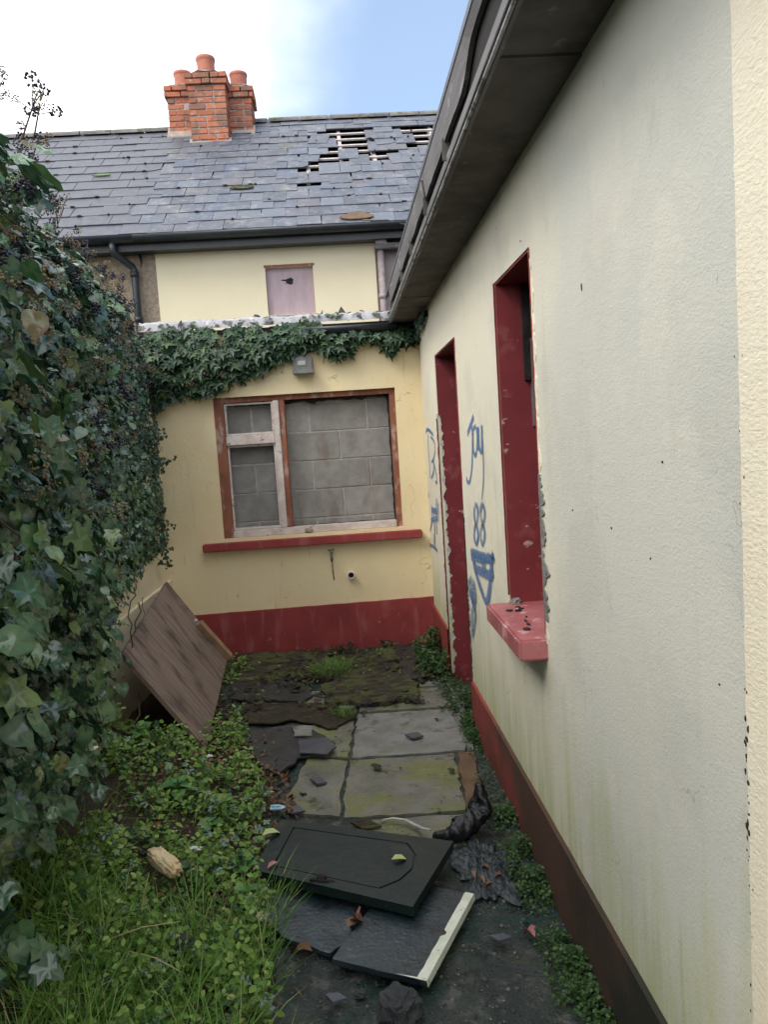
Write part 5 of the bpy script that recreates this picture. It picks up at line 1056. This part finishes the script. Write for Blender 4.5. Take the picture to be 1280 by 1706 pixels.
bo = MB(); bo.v = [q - bagc for q in b.v]; bo.f = b.f; bg_ = bo.build('bin_bag', M['bag'], None, True); bg_.location = bagc
tag(bg_, 'twisted shiny black bag slumped at the top right corner of the cupboard door', 'bag')
bo = MB().tube([G(636, 1366, .02), G(655, 1363, .028), G(676, 1366, .03), G(690, 1373, .03), G(705, 1380, .045), G(718, 1382, .05)], [.005, .007, .008, .007, .008, .007], 7, True, .5)
for i, q in enumerate(bo.v): bo.v[i] = q + Vector((noise.noise(q * 90), noise.noise(q * 90 + Vector((3, 0, 0))), 0)) * .005
tag(bo.build('cloth_strip', M['strip'], None, True), 'frayed pale strip trailing from the black bag over the slabs', 'strip')
for i, (px, py) in enumerate(((650, 1385), (695, 1378))): pass
# foam, stones, scraps
p = G(276, 1470, .12); b = MB().add(*lumpy((0, 0, 0), (.075, .030, .026), 9, 4, .28, 3.0, 0, .35)); o = b.build('foam_chunk', M['foam'], None, True); o.matrix_world = Matrix.Translation(p + Vector((0, 0, .075))) @ Matrix.Rotation(-.75, 4, 'Z') @ Matrix.Rotation(.2, 4, 'Y'); tag(o, 'cream coloured chunk of foam lying in the weeds', 'foam')
def stone(px, py, z, size, label, seed, rot=0):
    p = G(px, py, z); b = MB().add(*lumpy((0, 0, 0), size, seed, 4, .42, 1.4, rot, .45)); o = b.build('stone', M['stone']); o.location = p; return tag(o, label, 'stone')
stone(292, 1578, .10, (.045, .035, .025), 'grey stone lying in the grass below the foam chunk', 4, .4)
stone(668, 1676, .03, (.05, .045, .045), 'dark angular stone on the path at the bottom edge of the picture', 11, .8)
stone(236, 1476, .10, (.022, .02, .016), 'small grey stone at the left end of the foam chunk', 14)
stone(600, 1655, .01, (.014, .012, .01), 'small pebble left of the large dark stone', 15)
for (px, py, s, m_, lab) in ((152, 1247, .013, 'white_scrap', 'tiny pale scrap caught in the ivy at the lower left'), (325, 1414, .018, 'white_scrap', 'white plastic scrap in the weeds above the foam chunk'), (346, 1260, .018, 'white_scrap', 'white crumpled scrap at the foot of the leaning board'), (425, 1338, .012, 'white_scrap', 'tiny white scrap among the dead leaves'), (462, 1345, .022, 'blue_scrap', 'small pale blue scrap beside the cupboard door')):
    q = G(px, py, 0); z = max(.03, ground_h(q.x, q.y) + .05) if px > 200 else .55
    c = G(px, py, z) if px > 200 else at(px, py, 0, -.80); b = MB().add(*lumpy((0, 0, 0), (s * 1.5, s * .8, s * .5), px, 2, .5)); o = b.build('plastic_scrap', M[m_]); o.location = c; tag(o, lab, 'scrap')
# twigs, gravel
b = MB()
for i in range(260):
    x = rnd.uniform(-1.0, .3); y = rnd.uniform(1.7, 4.4)
    if x > edge_x(y) + .12: continue
    z = ground_h(x, y) + .02; a = rnd.uniform(0, 6.28); l = rnd.uniform(.03, .12); b.tube([(x, y, z), (x + cos(a) * l * .5, y + sin(a) * l * .5, z + rnd.uniform(0, .02)), (x + cos(a) * l, y + sin(a) * l, z)], rnd.uniform(.001, .003), 4)
tag(b.build('twigs', M['stem'], None), 'brown twigs and dry stalks scattered over the weedy soil', 'twigs', kind='stuff')
n = 6500; xs = nr.uniform(-.6, .62, n); ys = nr.uniform(1.3, 3.6, n); e = np.eye(3)
P = np.array([(x, y, ground_h(x, y) + .001) for x, y in zip(xs, ys)]); s = nr.uniform(.0015, .005, n) * np.where(nr.random(n) < .05, 2.2, 1)
th = nr.uniform(0, 6.28, n); X = np.stack([np.cos(th), np.sin(th), 0 * th], 1); Y = np.stack([-np.sin(th), np.cos(th), 0 * th], 1) * .8; Z = np.tile(e[2], (n, 1)) * .6
o = scatter('gravel', ICO[0], ICO[1], P, X, Y, Z, s, M['grit']); tag(o, 'loose dark grit scattered over the wet yard floor', 'gravel', kind='stuff')

# ================================================================== WEEDS AND GRASS
def ground_leaves(n, fx, fy, size, m, name, label, cat, tpl=DISC, hmax=.07, cond=None, up=1.2, par=None):
    P, N_, s = [], [], []
    while len(P) < n:
        x, y = fx(), fy()
        if cond and not cond(x, y): n -= .15; continue
        cl = max(0, .42 + noise.noise(Vector((x * 6, y * 6, 7))) * 1.3 + noise.noise(Vector((x * 15, y * 15, 2))) * .7)
        if rnd.random() > cl + .04: n -= .12; continue
        P.append((x, y, ground_h(x, y) + .006 + rnd.random() * hmax * min(1.2, cl + .2))); N_.append((rnd.gauss(0, .5), rnd.gauss(-.15, .5), up)); s.append(rnd.uniform(*size))
    P, N_, s = np.array(P), np.array(N_), np.array(s); a = nr.uniform(0, 6.28, len(P)); tip = np.stack([np.cos(a), np.sin(a), 0 * a], 1)
    X, Y, Z = frames(N_, tip, .3); o = scatter(name, tpl[0], tpl[1], P, X, Y, Z, s, m, par); 
    if label: tag(o, label, cat, kind='stuff')
    return o
U = rnd.uniform
under_board = lambda x, y: y > 3.98 and x < -.86 + (y - 4.1) * -.05 and y < 5.6
left = lambda x, y: x < edge_x(y) + .03 and not under_board(x, y) and (y < 3.9 or rnd.random() < .4) and x > -1.38 + thick(y, .1) * (.9 if y < 3.2 else .2)
ground_leaves(11500, lambda: U(-1.3, -.15), lambda: U(1.2, 4.7), (.009, .032), M['weed'], 'weeds', 'low mat of small leaved green weeds covering the bank on the left', 'weeds', cond=left, hmax=.09)
ground_leaves(800, lambda: U(-1.25, -.2), lambda: U(1.2, 3.6), (.022, .045), M['ivy'], 'ground_ivy', 'dark ivy leaves creeping through the weeds below the ivy wall', 'ivy', tpl=IVY_A, cond=left, hmax=.12)
ground_leaves(2500, lambda: U(-1.25, -.2), lambda: U(1.2, 4.6), (.02, .04), M['weed'], 'weeds', 'taller oval leaved weeds standing among the low mat', 'weeds', tpl=OVAL, cond=left, hmax=.13, up=.7)
ground_leaves(2600, lambda: U(-1.1, -.25), lambda: U(1.3, 2.9), (.014, .027), M['weed'], 'weeds', 'broader bright weeds mixed into the long grass at the lower left', 'weeds', tpl=DISC, cond=left, hmax=.17, up=.9)
def wall_w(y): return float(np.interp(y, [1.3, 2.0, 2.6, 3.2, 4.1, 5.0, 5.6], [.13, .12, .13, .10, .07, .10, .14])) * (1 + .5 * noise.noise(Vector((y * 6, 0, 3))))
ground_leaves(7500, lambda: XW - .018 - abs(rnd.gauss(0, .06)), lambda: U(1.2, 4.25), (.008, .018), M['strip_weed'], 'weeds', 'narrow strip of small green weeds along the foot of the red and brown plinth', 'weeds', cond=lambda x, y: x > XW - .018 - wall_w(y), hmax=.06)
o = ground_leaves(1500, lambda: U(.38, .6), lambda: U(4.9, 5.7), (.018, .04), M['strip_weed'], 'weeds', 'bushy clump of weeds in the far right corner before the doorway', 'weeds', tpl=OVAL, hmax=.20, cond=lambda x, y: hypot((x - .52) / .12, (y - 5.35) / .42) < 1, up=.8)
ground_leaves(500, lambda: U(.48, .66), lambda: U(4.3, 4.9), (.014, .03), M['strip_weed'], 'weeds', 'small weeds growing on the threshold of the doorway', 'weeds', tpl=OVAL, hmax=.08, cond=lambda x, y: hypot((x - .57) / .1, (y - 4.6) / .3) < 1)
ground_leaves(500, lambda: U(-1.1, -.7), lambda: U(4.9, 5.9), (.02, .04), M['weed'], 'weeds', 'leafy weeds at the far corner right of the timber offcut', 'weeds', tpl=OVAL, hmax=.12, cond=lambda x, y: hypot((x + .90) / .10, (y - 5.5) / .22) < 1)
ground_leaves(700, lambda: U(-1.1, -.5), lambda: U(3.8, 4.5), (.018, .035), M['weed'], 'weeds', 'yellow green weeds at the lower tip of the leaning board', 'weeds', tpl=OVAL, hmax=.14, cond=lambda x, y: hypot((x + .74) / .11, (y - 4.2) / .22) < 1)
def blades(centers, n, ln, wd, spread, lean, m, name, label, cat, kind='stuff', hfun=ground_h):
    P, Y, N_, s, wds = [], [], [], [], []
    for (cx, cy, cr) in centers:
        for i in range(n):
            a = U(0, 6.28); r = cr * math.sqrt(rnd.random()); x, y = cx + cos(a) * r, cy + sin(a) * r; b_ = U(0, 6.28); l = lean * rnd.random() ** .7
            d = Vector((cos(b_) * l + cos(a) * spread, sin(b_) * l + sin(a) * spread, 1)).normalized(); P.append((x, y, hfun(x, y) - .005)); Y.append(tuple(d))
            N_.append((cos(a + 0) + rnd.gauss(0, .2), sin(a) + rnd.gauss(0, .2), -.2 + l)); s.append(U(*ln)); wds.append(U(*wd))
    P, Y, N_, s, wds = map(np.array, (P, Y, N_, s, wds))
    X = np.cross(Y, N_); X /= np.linalg.norm(X, axis=1, keepdims=True) + 1e-9; Z = np.cross(X, Y)
    Xs = X * (wds / s)[:, None]; Zs = np.where(Z[:, 2:3] > 0, -Z, Z) * 1.1
    return tag(scatter(name, BLADE[0], BLADE[1], P, Xs, Y, Zs, s, m), label, cat, kind=kind)
cs = [(U(-1.05, -.38), U(1.3, 2.7), .10) for _ in range(46)]
cs = [c for c in cs if left(c[0], c[1])] + [(G(350, 1620).x, G(350, 1620).y, .12), (G(420, 1640).x, G(420, 1640).y, .09), (G(60, 1620).x, G(60, 1620).y, .12), (G(120, 1560).x, G(120, 1560).y, .12), (G(40, 1680).x, G(40, 1680).y, .10)] + [(U(-.95, -.62), U(1.45, 2.1), .12) for _ in range(12)]
cs = [c for c in cs if hypot(c[0] - G(276, 1470, .12).x, c[1] - G(276, 1470, .12).y) > .2]
blades(cs, 75, (.08, .27), (.0025, .0055), .25, .8, M['grass'], 'grass', 'long uncut grass in the lower left corner among the weeds', 'grass')
blades([(U(-1.0, -.4), U(1.5, 4.2), .1) for _ in range(30)], 14, (.05, .12), (.002, .004), .25, .9, M['grass'], 'grass', 'short sparse grass blades growing through the weedy bank', 'grass')
for (px, py, r, nn, l1, lab) in ((552, 1112, .13, 420, .13, 'bright green grass tuft on the rotten planks near the back plinth'), (575, 1184, .06, 130, .075, 'small grass tuft on the mud between slabs and planks'), (640, 1080, .04, 60, .06, 'tiny weed tuft at the foot of the back plinth')):
    q = G(px, py + 8, 0.02); blades([(q.x, q.y, r)], nn, (l1 * .4, l1), (.002, .004), .5, .9, M['grass'], 'grass_tuft', lab, 'grass tuft', None, lambda x, y: .03)
b = MB()
for (p0, p1, z0, z1) in (((0, 1640), (142, 1533), .18, .30), ((172, 1568), (300, 1535), .22, .24), ((215, 1585), (303, 1620), .2, .16), ((235, 1520), (248, 1455), .16, .22), ((45, 1498), (100, 1512), .28, .26), ((110, 1430), (165, 1425), .3, .3)):
    a, c = G(*p0, z0), G(*p1, z1); b.tube([a, a.lerp(c, .5) + Vector((0, 0, .012)), c], [.0022, .002, .0012], 5)
tag(b.build('straw_stalks', M['straw'], None), 'long dry straw coloured stalks lying over the grass at lower left', 'straw', kind='stuff')
ground_leaves(420, lambda: U(-.95, .6), lambda: U(4.9, 6.0), (.012, .028), M['weed'], 'weeds', 'sprinkling of tiny weeds along the foot of the red back plinth', 'weeds', tpl=OVAL, hmax=.05)
blades([(U(-.8, .4), U(4.6, 5.95), .04) for _ in range(16)], 10, (.03, .07), (.0015, .003), .5, .9, M['grass'], 'grass', 'stray grass blades among the rotten planks', 'grass')
# broad leaved plants
def plant(px, py, nl, ls, wd, label, tilt=.6):
    q = G(px, py, .09); root = empty('leafy_weed', (q.x, q.y, ground_h(q.x, q.y)), label, 'plant')
    me = mesh('leaf', [(x * wd, y, .35 * y * (1 - y) * 1.6 - .25 * y * y + z * .6) for x, y, z in [(0, 0, 0), (.22, .2, .04), (.4, .45, .06), (.34, .75, .04), (0, 1, 0), (-.34, .75, .04), (-.4, .45, .06), (-.22, .2, .04), (0, .25, -.02), (0, .5, -.03), (0, .75, -.02)]],
              [(0, 1, 8), (8, 1, 2, 9), (9, 2, 3, 10), (10, 3, 4), (0, 8, 7), (8, 9, 6, 7), (9, 10, 5, 6), (10, 4, 5)], True); me.materials.append(M['broad'])
    for k in range(nl):
        a = 2.4 * k + U(-.3, .3); t_ = U(.15, tilt); s = ls * U(.6, 1.1)
        mw = Matrix.Translation(root.location + Vector((0, 0, .02 + .012 * k / 2))) @ Matrix.Rotation(a, 4, 'Z') @ Matrix.Rotation(t_, 4, 'X') @ Matrix.Scale(s, 4)
        link('leaf', me, None, root, mw=mw)
    MB().tube([root.location - Vector((0, 0, .01)), root.location + Vector((0, 0, .03 + .006 * nl))], .004, 6).build('stem', M['weed'], root)
    return root
plant(300, 1345, 11, .10, .75, 'bright green rosette weed in the middle of the bank, left of the dead leaves')
plant(372, 1330, 8, .085, .8, 'broad leaved weed right of the green rosette, at the edge of the soil')
plant(240, 1290, 6, .08, 1.2, 'round leaved weed just below the black gap under the leaning board', .9)
plant(345, 1370, 6, .07, .9, 'small leafy weed just below the green rosette')
plant(405, 1420, 9, .065, 1.0, 'leafy weed overhanging the left end of the cupboard door')
plant(415, 1470, 8, .06, 1.0, 'light green weed beside the wet blue black board')
plant(330, 1460, 7, .06, 1.0, 'pale green weed right above the foam chunk')
